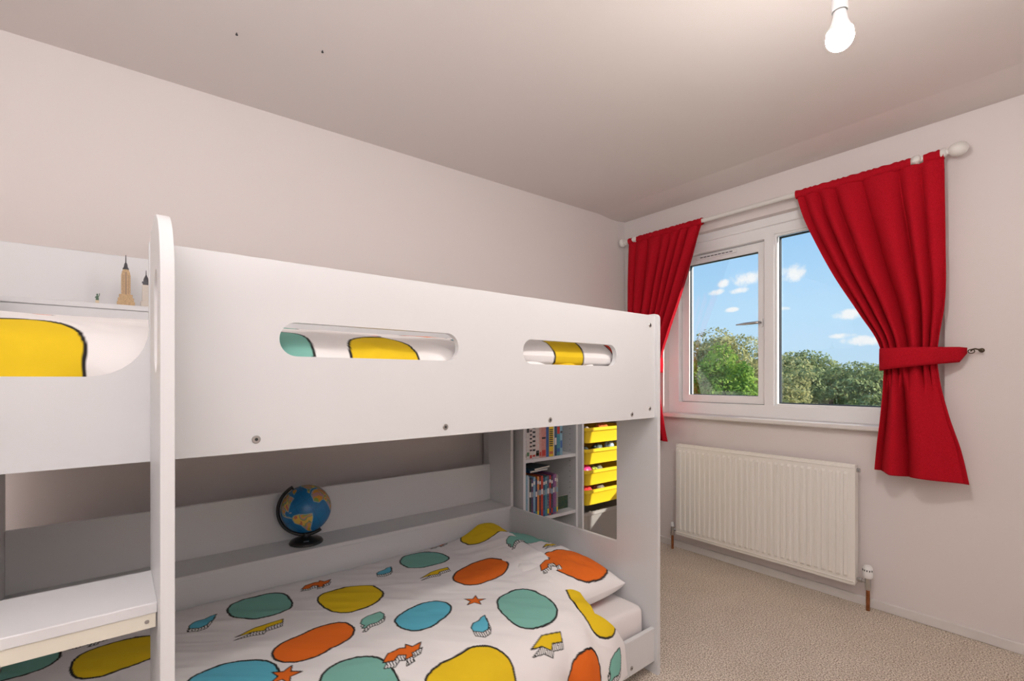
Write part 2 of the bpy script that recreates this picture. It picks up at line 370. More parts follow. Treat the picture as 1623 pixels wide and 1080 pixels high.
# pressed front panel with 29 upright ribs
nr = 29; m0, m1 = 0.018, 0.018; pitch = (RX1 - RX0 - m0 - m1) / nr
xs = [RX0]; kx = [0]
for i in range(nr):
    a = RX0 + m0 + i * pitch
    for t, k in ((0.04, 0), (0.18, 1), (0.55, 1), (0.70, 0), (0.98, 0)): xs.append(a + t * pitch); kx.append(k)
xs.append(RX1); kx.append(0)
zs = [RZ0, RZ0 + .034, RZ0 + .046, RZ1 - .052, RZ1 - .040, RZ1]; kz = [0, 0, 1, 1, 0, 0]
XX, ZZ = np.meshgrid(np.array(xs), np.array(zs)); KK = np.outer(kz, kx)
YYm = np.where(np.isclose(ZZ, RZ0) | np.isclose(ZZ, RZ1) | np.isclose(XX, RX0) | np.isclose(XX, RX1), RY0 + .003, RY0) + .0 - KK * 0.0065 * 1.0
me = grid_mesh('front_panel', XX - ox, YYm - oy, ZZ, smooth=False); obj('front_panel', me, M['rad'], rad, solid=0.0025)
G().box(RX0 - ox, RX1 - ox, RY0 + .004 - oy, RY0 + .052 - oy, RZ0 + .004, RZ1 - .004).build('back_body', M['rad'], rad, bevel=0.004)
for zz in (RZ0 + .018, RZ1 - .018): G().tube([(RX0 + .004 - ox, RY0 + .0005 - oy, zz), (RX1 - .004 - ox, RY0 + .0005 - oy, zz)], .0035, 8).build('header_seam', M['rad'], rad, smooth=50)
for xx in (0.75, 1.30): G().box(xx - .02 - ox, xx + .02 - ox, RY0 + .05 - oy, 0.0, RZ1 - .2, RZ1 - .08).build('bracket', M['rad'], rad)
G().tube([(RX1 - .002 - ox, RY0 + .03 - oy, RZ1 - .03), (RX1 + .014 - ox, RY0 + .03 - oy, RZ1 - .03)], .011, 8).build('bleed_plug', M['chrome'], rad, smooth=50)
# thermostatic valve (right) and lockshield (left) with copper pipes
vx, vy = 1.588 - ox, RY0 + .030 - oy
tv = G().tube([(vx, vy, .115), (vx, vy, .165)], .013, 12).tube([(RX1 - .003 - ox, vy, .145), (vx, vy, .145)], .009, 10).tube([(RX1 + .006 - ox, vy, .145), (RX1 + .022 - ox, vy, .145)], .014, 6).tube([(vx, vy, .105), (vx, vy, .125)], .0135, 6).build('thermostatic_valve', M['chrome'], rad, smooth=35)
hd = G().lathe([(.017, .165), (.0215, .172), (.0225, .195), (.021, .215), (.017, .226), (.010, .229)], 20, (vx, vy, 0)).build('valve_head', M['upvc'], tv, smooth=40)
for k in range(6):
    a = math.pi * (1.05 + k * 0.16); G().box(-.002, .002, -.0012, .0012, -.004, .004).build('valve_mark', M['dark'], tv).matrix_local = Matrix.Translation((vx + .0222 * math.cos(a), vy + .0222 * math.sin(a), .205)) @ Matrix.Rotation(a + math.pi / 2, 4, 'Z')
G().tube([(vx, vy, -.001), (vx, vy, .110)], .0085, 12).build('copper_pipe', M['copper'], rad, smooth=50)
lx = 0.462 - ox
G().tube([(lx, vy, .10), (lx, vy, .155)], .012, 10).tube([(lx, vy, .135), (RX0 + .003 - ox, vy, .135)], .009, 10).tube([(lx, vy, .095), (lx, vy, .112)], .0135, 6).build('lockshield_valve', M['chrome'], rad, smooth=35)
G().lathe([(.011, .153), (.012, .16), (.011, .178), (.007, .183)], 14, (lx, vy, 0)).build('lockshield_cap', M['upvc'], rad, smooth=40)
G().tube([(lx, vy, -.001), (lx, vy, .10)], .0085, 12).build('copper_pipe', M['copper'], rad, smooth=50)

# ------------------------------------------------------------------ curtain pole and curtains
PY, PZ = YW - 0.085, 2.195
pole = tag(empty('curtain_pole', (1.0, PY, PZ)), 'white painted wooden curtain pole with bulb finials above the window', 'curtain pole')
G().tube([(-.93, 0, 0), (.885, 0, 0)], .0135, 16).build('pole', M['pole'], pole, smooth=50)
fin = [(.012, 0), (.020, .002), (.022, .010), (.020, .018), (.013, .022), (.012, .028), (.018, .032), (.027, .042), (.031, .056), (.030, .072), (.023, .086), (.011, .094), (.003, .096)]
G().lathe(fin, 24, (.870, 0, 0), (1, 0, 0)).build('finial', M['pole'], pole, smooth=50)
G().lathe([(r, h * .62) for r, h in fin], 24, (-.915, 0, 0), (-1, 0, 0)).build('finial', M['pole'], pole, smooth=50)
for bx in (.786, -.835):
    G().lathe([(.017, -.012), (.021, -.010), (.021, .010), (.017, .012)], 18, (bx, 0, 0), (1, 0, 0)).tube([(bx, 0, 0), (bx, .055, 0)], .013, 14).lathe([(.014, 0), (.024, .012), (.026, .030)], 18, (bx, .055, 0), (0, 1, 0)).lathe([(.004, -.028), (.014, -.026), (.019, -.018), (.019, 0)], 18, (bx, 0, 0), (0, 1, 0)).build('pole_bracket', M['pole'], pole, smooth=50)

def interp(z, tab):
    t = np.array(sorted(tab)); return np.interp(z, t[:, 0], t[:, 1])
def smooth_tab(z, tab):
    from_ = np.array(sorted(tab)); x, y = from_[:, 0], from_[:, 1]
    m = np.gradient(y, x); i = np.clip(np.searchsorted(x, z) - 1, 0, len(x) - 2); h = x[i + 1] - x[i]; t = (z - x[i]) / h
    return (2*t**3-3*t**2+1)*y[i] + (t**3-2*t**2+t)*h*m[i] + (-2*t**3+3*t**2)*y[i+1] + (t**3-t**2)*h*m[i+1]
def curtain(label, left, right, nf, seed, ztop, zbot, gaps, hook, flip, band):
    cx = (left[-1][1] + right[-1][1]) / 2
    root = tag(empty('curtain', (cx, PY, PZ)), label, 'curtain', 'pair of red curtains at the window')
    z = np.concatenate([np.linspace(2.176, 1.35, 110), np.linspace(1.345, 1.15, 30), np.linspace(1.145, zbot, 60)])[:, None]
    a = np.linspace(0, 1, 150)[None, :]
    xl, xr = smooth_tab(z, left), smooth_tab(z, right)
    rg = np.random.default_rng(seed)
    # irregular pleats: many at the heading, fewer and broader below the tieback
    w1, w2 = rg.uniform(), rg.uniform()
    pha = nf * a + 0.30 * np.sin(2 * math.pi * (a * 1.3 + w1)) + 0.10 * vnoise(a * 3 + 0 * z, z * 1.6, seed)
    phb = band['low'] * a + 0.18 * np.sin(2 * math.pi * (a * 0.9 + w2)) + 0.08 * vnoise(a * 2 + 0 * z, z * 1.6 + 9, seed)
    fa, fb = 2 * np.abs(np.sin(math.pi * pha)) ** .7 - 1.2, 2 * np.abs(np.sin(math.pi * phb)) ** .7 - 1.2     # round pleats, sharp valleys
    kb = np.clip((1.32 - z) / .25, 0, 1); kb = kb * kb * (3 - 2 * kb)
    fold = fa * (1 - kb) + fb * kb
    # one flat panel next to the outer edge
    flat = np.clip(((1 - a) if not flip else a) / .22, 0, 1); fold = fold * (.25 + .75 * flat ** 1.5)
    wid = xr - xl
    amp = np.interp(z, [zbot, 1.05, 1.22, 1.30, 1.45, 1.9, 2.14, 2.18], [.040, .036, .028, .026, .036, .036, .022, .010])
    amp = amp * (0.9 + 0.30 * vnoise(a * 4, z * 1.2 + 7, seed + 1))
    waist = np.exp(-((z - 1.27) / .16) ** 2)
    X = xl + wid * a + fold * 0.10 * wid / nf * 0
    Y = PY - 0.006 - amp * fold - 0.020 * waist * np.sin(math.pi * a) - 0.022 * np.clip((1.2 - z) / .2, 0, 1)
    # hem lifts a little between the folds
    hem = np.clip((z.min() + .25 - z) / .25, 0, 1)
    Z = z + 0 * a + hem * (0.004 * fold + (-.025 if not flip else .0) * (a - .5) * 0)
    Z = Z + hem * (interp(a, band['hem']))
    me = grid_mesh('curtain_cloth', X - cx, Y - PY, Z - PZ); obj('curtain_cloth', me, M['red'], root, solid=0.003)
    # pocket heading gathered on the pole
    for (p0, p1) in gaps:
        n = max(6, int((p1 - p0) / .008)); px_ = np.linspace(p0, p1, n)[:, None]; th = np.linspace(0, 2 * math.pi, 25)[None, :]
        rr = 0.0185 + 0.0022 * np.sin(px_ * 190 + 2 * np.sin(px_ * 47)) + 0 * th
        rz = rr * np.where(np.sin(th) < 0, 1.35, 1.0)
        me = grid_mesh('pole_pocket', px_ + 0 * th - cx, PY + rr * np.cos(th) - PY, PZ + rz * np.sin(th) - PZ); obj('pole_pocket', me, M['red'], root)
    # tieback band round the waist, hooked to the wall
    xlw, xrw = band['x']; hx, hy, hz_ = hook; s = -1 if flip else 1
    cxw = (xlw + xrw) / 2; rx = (xrw - xlw) / 2 + .006
    path = []
    for k in range(25):                       # from the hook round the front to the far side and back
        t = math.pi * (0.42 - 1.42 * k / 24) if not flip else math.pi * (0.58 + 1.42 * k / 24)
        path.append((cxw + rx * math.cos(t) * 1.0, PY - .012 + .062 * math.sin(t) * (1.0), 0))
    front = [p for p in path]
    # order: hook -> side near hook -> front -> far side -> behind -> hook
    arc = []
    for k in range(21):
        t = -math.pi * k / 20
        arc.append((cxw + s * rx * math.cos(t), PY - .018 + .060 * math.sin(t)))
    back = [(cxw - s * rx, PY + .02), (cxw - s * rx * .4, PY + .045), (cxw + s * rx * .6, PY + .050), (hx - s * .03, hy - .006)]
    P = [(hx - s * .022, hy - .012), (hx - s * .045, hy - .030)] + arc[2:] + back
    R, c = len(P), 7; X = np.zeros((R, c)); Y = X.copy(); Z = X.copy()
    for i, p in enumerate(P):
        d = abs(p[0] - hx); far = min(1.0, d / abs(hx - (cxw - s * rx)))
        top = band['top'][0] + (band['top'][1] - band['top'][0]) * far; bot = band['bot'][0] + (band['bot'][1] - band['bot'][0]) * far
        if i == 0 or i == R - 1: top, bot = hz_ + .012, hz_ - .012
        X[i] = p[0]; Y[i] = p[1]; Z[i] = np.linspace(bot, top, c); Y[i] += 0.004 * np.sin(np.linspace(0, math.pi, c)) * (-1 if i < R - 5 else 1)
    me = grid_mesh('tieback', X - cx, Y - PY, Z - PZ); tb = obj('tieback', me, M['red'], root, solid=0.004)
    return root
cL = curtain('short red curtain tied back beside the bunk bed in the room corner',
    [(0.70, .10), (1.0, .10), (1.27, .10), (1.6, .10), (2.0, .105), (2.18, .112)],
    [(0.70, .485), (0.85, .45), (1.0, .42), (1.15, .392), (1.27, .383), (1.35, .395), (1.5, .445), (1.7, .525), (1.9, .60), (2.05, .655), (2.18, .70)], 7, 3, 2.21, .742,
    [(.108, .150), (.180, .700)], (.035, YW - .03, 1.29), True, dict(x=(.10, .38), top=(1.31, 1.318), bot=(1.25, 1.213), hem=[(0, 0), (1, 0.0)], low=2.6))
cR = curtain('short red curtain tied back to a hook on the wall above the radiator valve',
    [(0.70, 1.628), (0.85, 1.640), (1.0, 1.655), (1.15, 1.662), (1.27, 1.660), (1.35, 1.640), (1.5, 1.562), (1.7, 1.455), (1.9, 1.365), (2.05, 1.305), (2.18, 1.268)],
    [(0.70, 1.972), (0.85, 1.945), (1.0, 1.905), (1.15, 1.872), (1.27, 1.860), (1.35, 1.866), (1.5, 1.885), (1.8, 1.888), (2.0, 1.886), (2.18, 1.884)], 6, 5, 2.21, .708,
    [(1.262, 1.766), (1.812, 1.884)], (1.975, YW - .03, 1.297), False, dict(x=(1.655, 1.865), top=(1.312, 1.318), bot=(1.250, 1.210), hem=[(0, .016), (.12, .012), (.2, .0), (1, 0)], low=2.3))
def hook(x, label, s):
    r = tag(empty('tieback_hook', (x, YW, 1.297)), label, 'hook', 'curtain tieback hooks')
    G().lathe([(.010, 0), (.010, .003), (.006, .006)], 14, (0, 0, 0), (0, -1, 0)).build('wall_plate', M['bronze'], r, smooth=40)
    G().tube([(0, 0, 0), (0, -.030, 0), (-.006 * s, -.038, .003), (-.016 * s, -.040, .006), (-.026 * s, -.036, .004), (-.032 * s, -.024, -.002)], .0035, 8).lathe([(.002, 0), (.007, .003), (.007, .009), (.002, .012)], 12, (0, -.030, 0), (0, -1, 0)).build('hook_arm', M['bronze'], r, smooth=50)
    G().tube([(-.030 * s + .011 * math.cos(t) , -.030, -.004 + .009 * math.sin(t)) for t in np.linspace(0, 2 * math.pi, 15)], .002, 6, caps=False).build('ring', M['bronze'], r, smooth=50)
hook(1.995, 'small bronze tieback hook on the plain wall beside the red curtain', 1)
hook(0.032, 'small bronze tieback hook in the room corner behind the bunk bed', -1)

# ------------------------------------------------------------------ pendant bulb
BX, BY, BZ = 1.962, 1.380, 1.990
pen = tag(empty('pendant_lamp', (BX, BY, ZC)), 'bare lit white light bulb hanging from the ceiling on a white holder', 'lamp')
zz = lambda z: z - ZC
G().lathe([(.045, 0), (.045, -.012), (.030, -.024), (.008, -.030)], 24).build('ceiling_rose', M['upvc'], pen, smooth=40)
G().tube([(0, 0, -.02), (.001, 0, zz(2.20)), (0, 0, zz(2.14))], .0035, 8).build('flex', M['upvc'], pen, smooth=50)
G().lathe([(.006, zz(2.155)), (.012, zz(2.150)), (.0165, zz(2.135)), (.0175, zz(2.10)), (.0180, zz(2.085)), (.0165, zz(2.084)), (.015, zz(2.09))], 24).build('lamp_holder', M['upvc'], pen, smooth=40)
G().lathe([(.013, zz(2.098)), (.013, zz(2.081))], 20).build('bulb_cap', M['steel'], pen, smooth=40)
G().lathe([(.0140, zz(2.083)), (.0150, zz(2.074)), (.0190, zz(2.056)), (.0255, zz(2.040)), (.0285, zz(2.0335))], 28).build('bulb_neck', M['upvc'], pen, smooth=40)
pts = [(.0283, zz(2.0345))] + [(.0300 * math.cos(t), zz(2.019) - .0300 * math.sin(t) if t > -.5 else zz(2.019) - .03 * math.sin(t)) for t in np.linspace(-.42, math.pi / 2, 12)]
G().lathe(pts, 28).build('bulb_globe', emit('lit_bulb', (1.0, 0.95, 0.90), BULB_STRENGTH), pen, smooth=60)
for x, y, lb in ((.484, .272, 'tiny dark screw in the ceiling above the ladder end of the bunk bed'), (.575, .537, 'tiny dark screw in the ceiling above the middle of the bunk bed')):
    t = tag(G().lathe([(.0018, .002), (.0018, -.004), (.0042, -.006), (.0040, -.008), (.0015, -.0085)], 10).build('ceiling_screw', M['dark'], smooth=40), lb, 'screw', 'ceiling screws'); t.location = (x, y, ZC)

# ------------------------------------------------------------------ bunk bed
UE, TH = 1.579, math.radians(1.677)
bed = tag(empty('bunk_bed', (0, UE, 0), TH), 'white bunk bed with built-in shelves, slotted guard rail and ladder', 'bunk bed')
W = M['white']
def board(name, x0, x1, y0, y1, z0, z1, m=None, parent=None, bev=0.0022): return G().box(x0, x1, y0, y1, z0, z1).build(name, m or W, parent or bed, bevel=bev)
UL = -1.92                                        # inner face of the far (ladder) end
# upper front board with the climbing-in cut-out and two finger slots
cut = [(-1.601, 1.4235)]
for k in range(9):
    t = math.pi / 2 * k / 8; cut.append((-1.601 - .088 * (1 - math.cos(t)), 1.173 + .088 * (1 - math.sin(t))))
outer = [(UL, 1.016), (0.0, 1.016), (0.0, 1.4195)] + cut + [(UL + .03, 1.173), (UL + .03, 1.28), (UL + .02, 1.30), (UL, 1.31)]
G().prism([outer, rrect(-1.377, -.921, 1.2185, 1.2925, .036, 8)[::-1], rrect(-.687, -.238, 1.2155, 1.2920, .036, 8)[::-1]], 0, 1.230, 1.248).build('guard_rail', W, bed, smooth=30, bevel=0.0025)
for u, z in ((-1.422, 1.043), (-.963, 1.040), (-.573, 1.038), (-.146, 1.036), (-.032, 1.053), (-.030, 1.380), (-.148, .079)):
    b = G().lathe([(.0085, 0), (.0085, .0012), (.0075, .0022), (.0040, .0022)], 18, (1.2478, u, z), (1, 0, 0)).build('bolt', M['steel'], bed, smooth=30)
    G().lathe([(.0035, 0), (.0035, .0004)], 6, (1.2499, u, z), (1, 0, 0)).build('bolt_socket', M['dark'], b)
# ends
def end(u0, u1):
    corner = rrect(1.061, 1.262, 0, 1.427, .018, 5); 
    poly = [(1.061, 0), (1.262, 0)] + [(1.262 - .018 + .018 * math.cos(t), 1.409 + .018 * math.sin(t)) for t in np.linspace(0, math.pi / 2, 6)] + [(1.061, 1.427)]
    G().prism([poly], 1, u0, u1).build('front_upright', W, bed, smooth=30, bevel=0.002)
    board('rear_upright', .147, .349, u0, u1, 0, 1.398)
    s = 1 if u0 >= 0 else -1
    board('end_board', .347, 1.063, u0 + (.002 if s > 0 else 0), u1 - (0 if s > 0 else .002), .05, .4775 if s > 0 else 1.0)  # ladder-end opening filled in, added to block light leaking under the bunk
    board('upper_end_board', .347, 1.063, u0 + (.002 if s > 0 else 0), u1 - (0 if s > 0 else .002), 1.0, 1.42)
end(0.0, .018); end(UL - .018, UL)
board('lower_rail', 1.230, 1.248, UL, 0, .051, .183)
for nm, zs_, zb, zt, zr in (('lower', .483, .05, .685, .09), ('upper', 1.411, 1.016, 1.606, 1.02)):
    ul = UL if nm == 'lower' else UL - .018
    board('back_panel', .147, .165, ul, 0, zb, zt)
    board('shelf_board', .165, .349, ul, 0, zs_ - .017, zs_)
    board('shelf_riser', .327, .344, UL, 0, zr, zs_ - .017)
board('upper_base', .33, 1.232, UL, 0, 1.035, 1.047); board('lower_base', .33, 1.232, UL, 0, .070, .082)
# ladder
post = [(1.250, 0), (1.500, 0), (1.500, 1.31)] + [(1.37 + .13 * math.cos(t), 1.31 + .128 * math.sin(t)) for t in np.linspace(0.12, math.pi / 2, 12)] + [(1.250, 1.438)]
slot = rrect(1.362, 1.440, 1.180, 1.345, .038, 8)[::-1]
for u0 in (-1.599, -1.951):
    G().prism([post, slot], 1, u0, u0 + .018).build('ladder_upright', W, bed, smooth=30, bevel=0.0015)
for z in (.828, .548, .268):
    t = board('ladder_tread', 1.290, 1.449, -1.933, -1.599, z - .0165, z, bev=0.0015)
    bt = board('tread_batten', 1.428, 1.4465, -1.933, -1.601, z - .039, z - .0165, M['cream'], t, bev=0.001)
    G().lathe([(.003, 0), (.003, .0006)], 10, (1.4464, -1.612, z - .028), (1, 0, 0)).build('screw', M['steel'], t)

# ------------------------------------------------------------------ printed bedding
PAL = dict(Y=(.84, .58, .02), T=(.23, .52, .44), O=(.84, .17, .02), B=(.13, .52, .68), K=(.025, .023, .022), W=(.82, .80, .79), R=(.75, .06, .03))
BASE = (.90, .87, .865)
def in_poly(x, y, P):
    n = len(P); ins = np.zeros(x.shape, bool); d = np.full(x.shape, 1e9)
    for i in range(n):
        ax_, ay = P[i]; bx_, by = P[(i + 1) % n]
        c = (ay > y) != (by > y)
        with np.errstate(divide='ignore', invalid='ignore'):
            xi = (bx_ - ax_) * (y - ay) / (by - ay + 1e-12) + ax_
        ins ^= c & (x < xi)
        ex, ey = bx_ - ax_, by - ay; t = np.clip(((x - ax_) * ex + (y - ay) * ey) / (ex * ex + ey * ey + 1e-12), 0, 1)
        d = np.minimum(d, np.hypot(x - ax_ - t * ex, y - ay - t * ey))
    return np.where(ins, -d, d)
def paint(C, U, Sg, P, fill, wl, edge='K', hatch=False):
    P = np.array(P); m = wl * 2 + .004
    r0 = (U >= P[:, 0].min() - m) & (U <= P[:, 0].max() + m) & (Sg >= P[:, 1].min() - m) & (Sg <= P[:, 1].max() + m)
    if not r0.any(): return
    rr, cc = np.where(r0); a0, a1, b0, b1 = rr.min(), rr.max() + 1, cc.min(), cc.max() + 1
    u, s = U[a0:a1, b0:b1], Sg[a0:a1, b0:b1]; d = in_poly(u, s, P); c = C[a0:a1, b0:b1]
    f = np.array(PAL[fill]); 
    fc = np.broadcast_to(f, c.shape).copy()
    if hatch:
        st = (np.mod(u * 1.0 + s * .25, .0085) < .0028); fc[st] = PAL['K']
    w_in = np.clip(.5 - d / .002, 0, 1)[..., None]; w_ed = np.clip((wl / 2 - np.abs(d)) / .0015 + .5, 0, 1)[..., None]
    c[:] = c * (1 - w_in) + fc * w_in; c[:] = c * (1 - w_ed) + np.array(PAL[edge]) * w_ed
SH = dict(
    bolt=[(-1, .15), (-.15, -.55), (1, -.6), (.9, .05), (.25, .05), (.1, .45), (-.35, .1)],
    flame=[(-1, .1), (-.6, -.45), (0, -.6), (.25, -.45), (.35, -.7), (.55, -.3), (1, -.35), (.75, .1), (.35, .2), (.3, .5), (-.1, .55), (.05, .2), (-.25, .0), (-.55, .3)],
    drop=[(-1, .25), (-.9, -.15), (-.5, -.45), (.1, -.5), (.5, -.75), (.95, -.85), (.7, -.35), (.55, .1), (.2, .5), (-.4, .6)],
    leaf=[(-.75, .5), (-.85, .0), (-.55, -.5), (0, -.8), (.8, -.85), (.9, -.3), (.6, .35), (.1, .6), (-.4, .55), (-.8, .9), (-1, .8)],
    star=[(math.cos(a) * r, math.sin(a) * r) for a, r in [(math.pi * k / 5 + .3, 1 if k % 2 == 0 else .42) for k in range(10)]])
def stamp(C, U, Sg, kind, col, u, s, hu, hs, rot=0.0, seed=0, wl=.006):
    c_, s_ = math.cos(rot), math.sin(rot); tr = lambda p, du=0, ds=0: [(u + (x * hu) * c_ - (y * hs) * s_ + du, s + (x * hu) * s_ + (y * hs) * c_ + ds) for x, y in p]
    if kind == 'blob':                       # plain rounded patch of colour
        rg = np.random.default_rng(seed + 100); n = 72; P = []
        ph = rg.uniform(0, 6.28, 3)
        for k in range(n):
            a = 2 * math.pi * k / n; ex = 0.82
            r = 1 + .04 * math.sin(2 * a + ph[0]) + .03 * math.sin(3 * a + ph[1]) + .012 * rg.uniform(-1, 1)
            x = math.copysign(abs(math.cos(a)) ** ex, math.cos(a)); y = math.copysign(abs(math.sin(a)) ** ex, math.sin(a)); P.append((x * r, y * r))
        paint(C, U, Sg, tr(P), col, wl * 1.1)
    else:
        P = SH[kind]
        if kind != 'star': paint(C, U, Sg, tr(P, -.006, .02), 'W', wl * .5, hatch=True)
        paint(C, U, Sg, tr(P), col, wl * .62)
def prints(U, Sg, items, base=BASE):
    C = np.empty(U.shape + (3,)); C[:] = base
    for i, it in enumerate(items): stamp(C, U, Sg, *it[:6], rot=it[6] if len(it) > 6 else 0, seed=i)
    return C
def profile(pf, s):
    pf = np.array(pf); Lc = np.r_[0, np.cumsum(np.hypot(*np.diff(pf, axis=0).T))]
    # smooth the polyline slightly
    ss = np.linspace(0, Lc[-1], 400); vv = np.interp(ss, Lc, pf[:, 0]); zz_ = np.interp(ss, Lc, pf[:, 1]); k = np.ones(15) / 15
    pad = lambda q: np.convolve(np.r_[[q[0]] * 7, q, [q[-1]] * 7], k, 'valid')
    v2, z2 = pad(vv), pad(zz_); return np.interp(s, ss, v2), np.interp(s, ss, z2), Lc[-1]
LOW = [(.350, .285), (.354, .335), (.372, .362), (.42, .374), (.6, .378), (.8, .376), (1.0, .366), (1.1, .352), (1.17, .333), (1.215, .305), (1.243, .265), (1.258, .22), (1.266, .16), (1.27, .085)]
UPP = [(.352, 1.246), (.36, 1.306), (.385, 1.331), (.45, 1.338), (.55, 1.330), (.7, 1.315), (.9, 1.296), (1.05, 1.280), (1.13, 1.264), (1.18, 1.241), (1.208, 1.206), (1.217, 1.156), (1.214, 1.096)]
bedframe = lambda o: (setattr(o, 'location', (0, UE, 0)), setattr(o, 'rotation_euler', (0, 0, TH)), o)[2]
def wrinkle(U, Sg, seed):
    a = .6; r = U * math.cos(a) + Sg * math.sin(a); q = -U * math.sin(a) + Sg * math.cos(a)
    w = .0045 * vnoise(r * 3.5 + 5, q * 9 + 3, seed) + .0030 * (1 - np.abs(vnoise(r * 5 + 1, q * 17, seed + 1))) + .0016 * vnoise(r * 14, q * 34, seed + 2)
    return w
def duvet(name, label, pf, items, u0, edge, nu, ns, seed, group, extra=None):
    Lt = profile(pf, 0)[2]
    t = np.linspace(0, 1, nu)[None, :]; s = np.linspace(0, Lt, ns)[:, None]
    es = edge(s); U = u0 + (es - u0) * t; Sg = s + 0 * t
    V, Z, _ = profile(pf, Sg)
    # surface normal in the cross section
    dv = np.gradient(V[:, 0], s[:, 0])[:, None]; dz = np.gradient(Z[:, 0], s[:, 0])[:, None]; nl = np.hypot(dv, dz) + 1e-9
    nv, nz_ = -dz / nl, dv / nl
    wr = wrinkle(U, Sg, seed)
    # vertical folds where it hangs down
    hang = np.clip((Sg - .80) / .2, 0, 1); wr = wr + hang * .007 * np.sin(U * 38 + 2.2 * vnoise(U * 4, Sg * 2, seed + 5)) * np.clip(Sg * 3, 0, 1)
    ed = np.clip((t - .965) / .035, 0, 1) ** 2
    V2, Z2 = V + nv * wr, Z + nz_ * wr
    if extra is not None: Z2 = Z2 + extra(U, V)
    Z2 = Z2 - ed * .012 * np.clip(nz_, 0, 1)
    C = prints(U, Sg, items)
    o = obj(name, grid_mesh(name, V2, U, Z2, colors=C), M['duvet'], solid=.012); o.modifiers['thickness'].offset = -1
    return tag(bedframe(o), label, 'duvet', group)
low_items = [('blob', 'T', -1.262, .25, .098, .098), ('blob', 'Y', -1.0, .385, .105, .098), ('blob', 'O', -1.185, .59, .115, .072, -.25), ('blob', 'B', -.855, .648, .100, .072, -.3),
    ('blob', 'O', -.505, .49, .135, .080, -.3), ('blob', 'T', -.53, .795, .105, .098), ('blob', 'T', -.62, .228, .098, .090), ('blob', 'Y', -.265, .195, .125, .085), ('blob', 'Y', -.86, .975, .150, .110),
    ('blob', 'O', -.44, 1.13, .085, .120), ('blob', 'Y', -.285, .885, .075, .115, .25), ('blob', 'Y', -1.635, .32, .105, .098), ('blob', 'T', -1.86, .20, .09, .09), ('blob', 'B', -1.42, .65, .105, .09),
    ('blob', 'T', -1.15, .83, .10, .095), ('blob', 'T', -.17, .45, .075, .10), ('blob', 'O', -1.70, .62, .11, .08), ('blob', 'Y', -1.55, .95, .14, .11), ('blob', 'T', -1.78, .92, .09, .1),
    ('flame', 'O', -1.06, .195, .058, .045), ('flame', 'O', -1.0, .787, .066, .045), ('flame', 'O', -.287, .67, .056, .055), ('flame', 'O', -1.70, .165, .05, .04), ('flame', 'O', -.47, .10, .05, .03),
    ('bolt', 'Y', -1.30, .42, .070, .034), ('bolt', 'Y', -.565, .945, .070, .045, .15), ('bolt', 'Y', -.66, .39, .070, .034), ('bolt', 'Y', -1.3, 1.0, .07, .04),
    ('drop', 'B', -1.43, .262, .042, .045), ('drop', 'B', -.727, .80, .042, .045), ('drop', 'B', -.80, .238, .042, .042), ('leaf', 'T', -1.0, .572, .050, .042), ('leaf', 'T', -.25, .40, .055, .045), ('leaf', 'T', -.285, 1.10, .04, .055),
    ('star', 'O', -.66, .665, .042, .036), ('star', 'O', -1.30, .70, .042, .036), ('drop', 'B', -.86, .055, .05, .02)]
edge_low = lambda s: np.interp(s, [0, .10, .30, .48, .75, .83, .92, .98, 1.05, 1.3], [-.16, -.17, -.20, -.24, -.28, -.29, -.31, -.26, -.215, -.205])
duvet('duvet', 'white printed duvet with coloured patches spread over the lower bunk', LOW, low_items, -1.885, edge_low, 600, 440, 21, None,
      extra=lambda U, V: .060 * np.clip((U + .46) / .2, 0, 1) ** 1.5 * np.clip((1.12 - V) / .14, 0, 1) * np.clip((V - .36) / .06, 0, 1))
up_items = [('blob', 'Y', -1.795, .955, .108, .112), ('blob', 'T', -1.375, .90, .080, .100), ('blob', 'Y', -1.112, .945, .088, .105), ('blob', 'Y', -.455, .975, .085, .105), ('flame', 'O', -1.10, .745, .055, .05),
    ('flame', 'O', -1.79, .69, .05, .06), ('drop', 'B', -.815, .80, .030, .04), ('blob', 'O', -.78, .5, .1, .09), ('blob', 'T', -1.3, .45, .1, .09), ('star', 'O', -1.5, .6, .04, .04)]
duvet('duvet', 'white printed duvet on the upper bunk, seen through the guard rail slots', UPP, up_items, -1.89, lambda s: -.33 + 0 * s, 480, 300, 31, None)

def cushion(name, label, u0, u1, v0, v1, z0, z1, items, seed, cat='pillow', group=None, m=None, rot=0.0):
    n1, n2 = 150, 260; objs = []
    a = np.linspace(-1, 1, n1)[:, None]; b = np.linspace(-1, 1, n2)[None, :]
    prof_ = (np.clip(1 - np.abs(a) ** 3.2, 0, 1) * np.clip(1 - np.abs(b) ** 4, 0, 1)) ** .55
    uc, vc, hu, hv = (u0 + u1) / 2, (v0 + v1) / 2, (u1 - u0) / 2, (v1 - v0) / 2
    pin = 1 - .06 * (np.abs(a) ** 2) * (1 - np.abs(b) ** 6); pin2 = 1 - .05 * (np.abs(b) ** 2) * (1 - np.abs(a) ** 6)
    U = uc + hu * a * pin2; V = vc + hv * b * pin; zc = z0 + (z1 - z0) * .40
    top = zc + (z1 - zc) * prof_ + .006 * vnoise(U * 13, V * 17, seed) * prof_ + .003 * vnoise(U * 40, V * 31, seed + 1) * prof_
    bot = zc - (zc - z0) * prof_ ** .6
    Ug = np.concatenate([U, U[::-1]], 0); Vg = np.concatenate([V, V[::-1]], 0); Zg = np.concatenate([top, bot[::-1]], 0)
    Sg = Vg.copy(); C = prints(Ug, Sg, items)
    o = obj(name, grid_mesh(name, Vg, Ug, Zg, colors=C), m or M['duvet'])
    return tag(bedframe(o), label, cat, group)
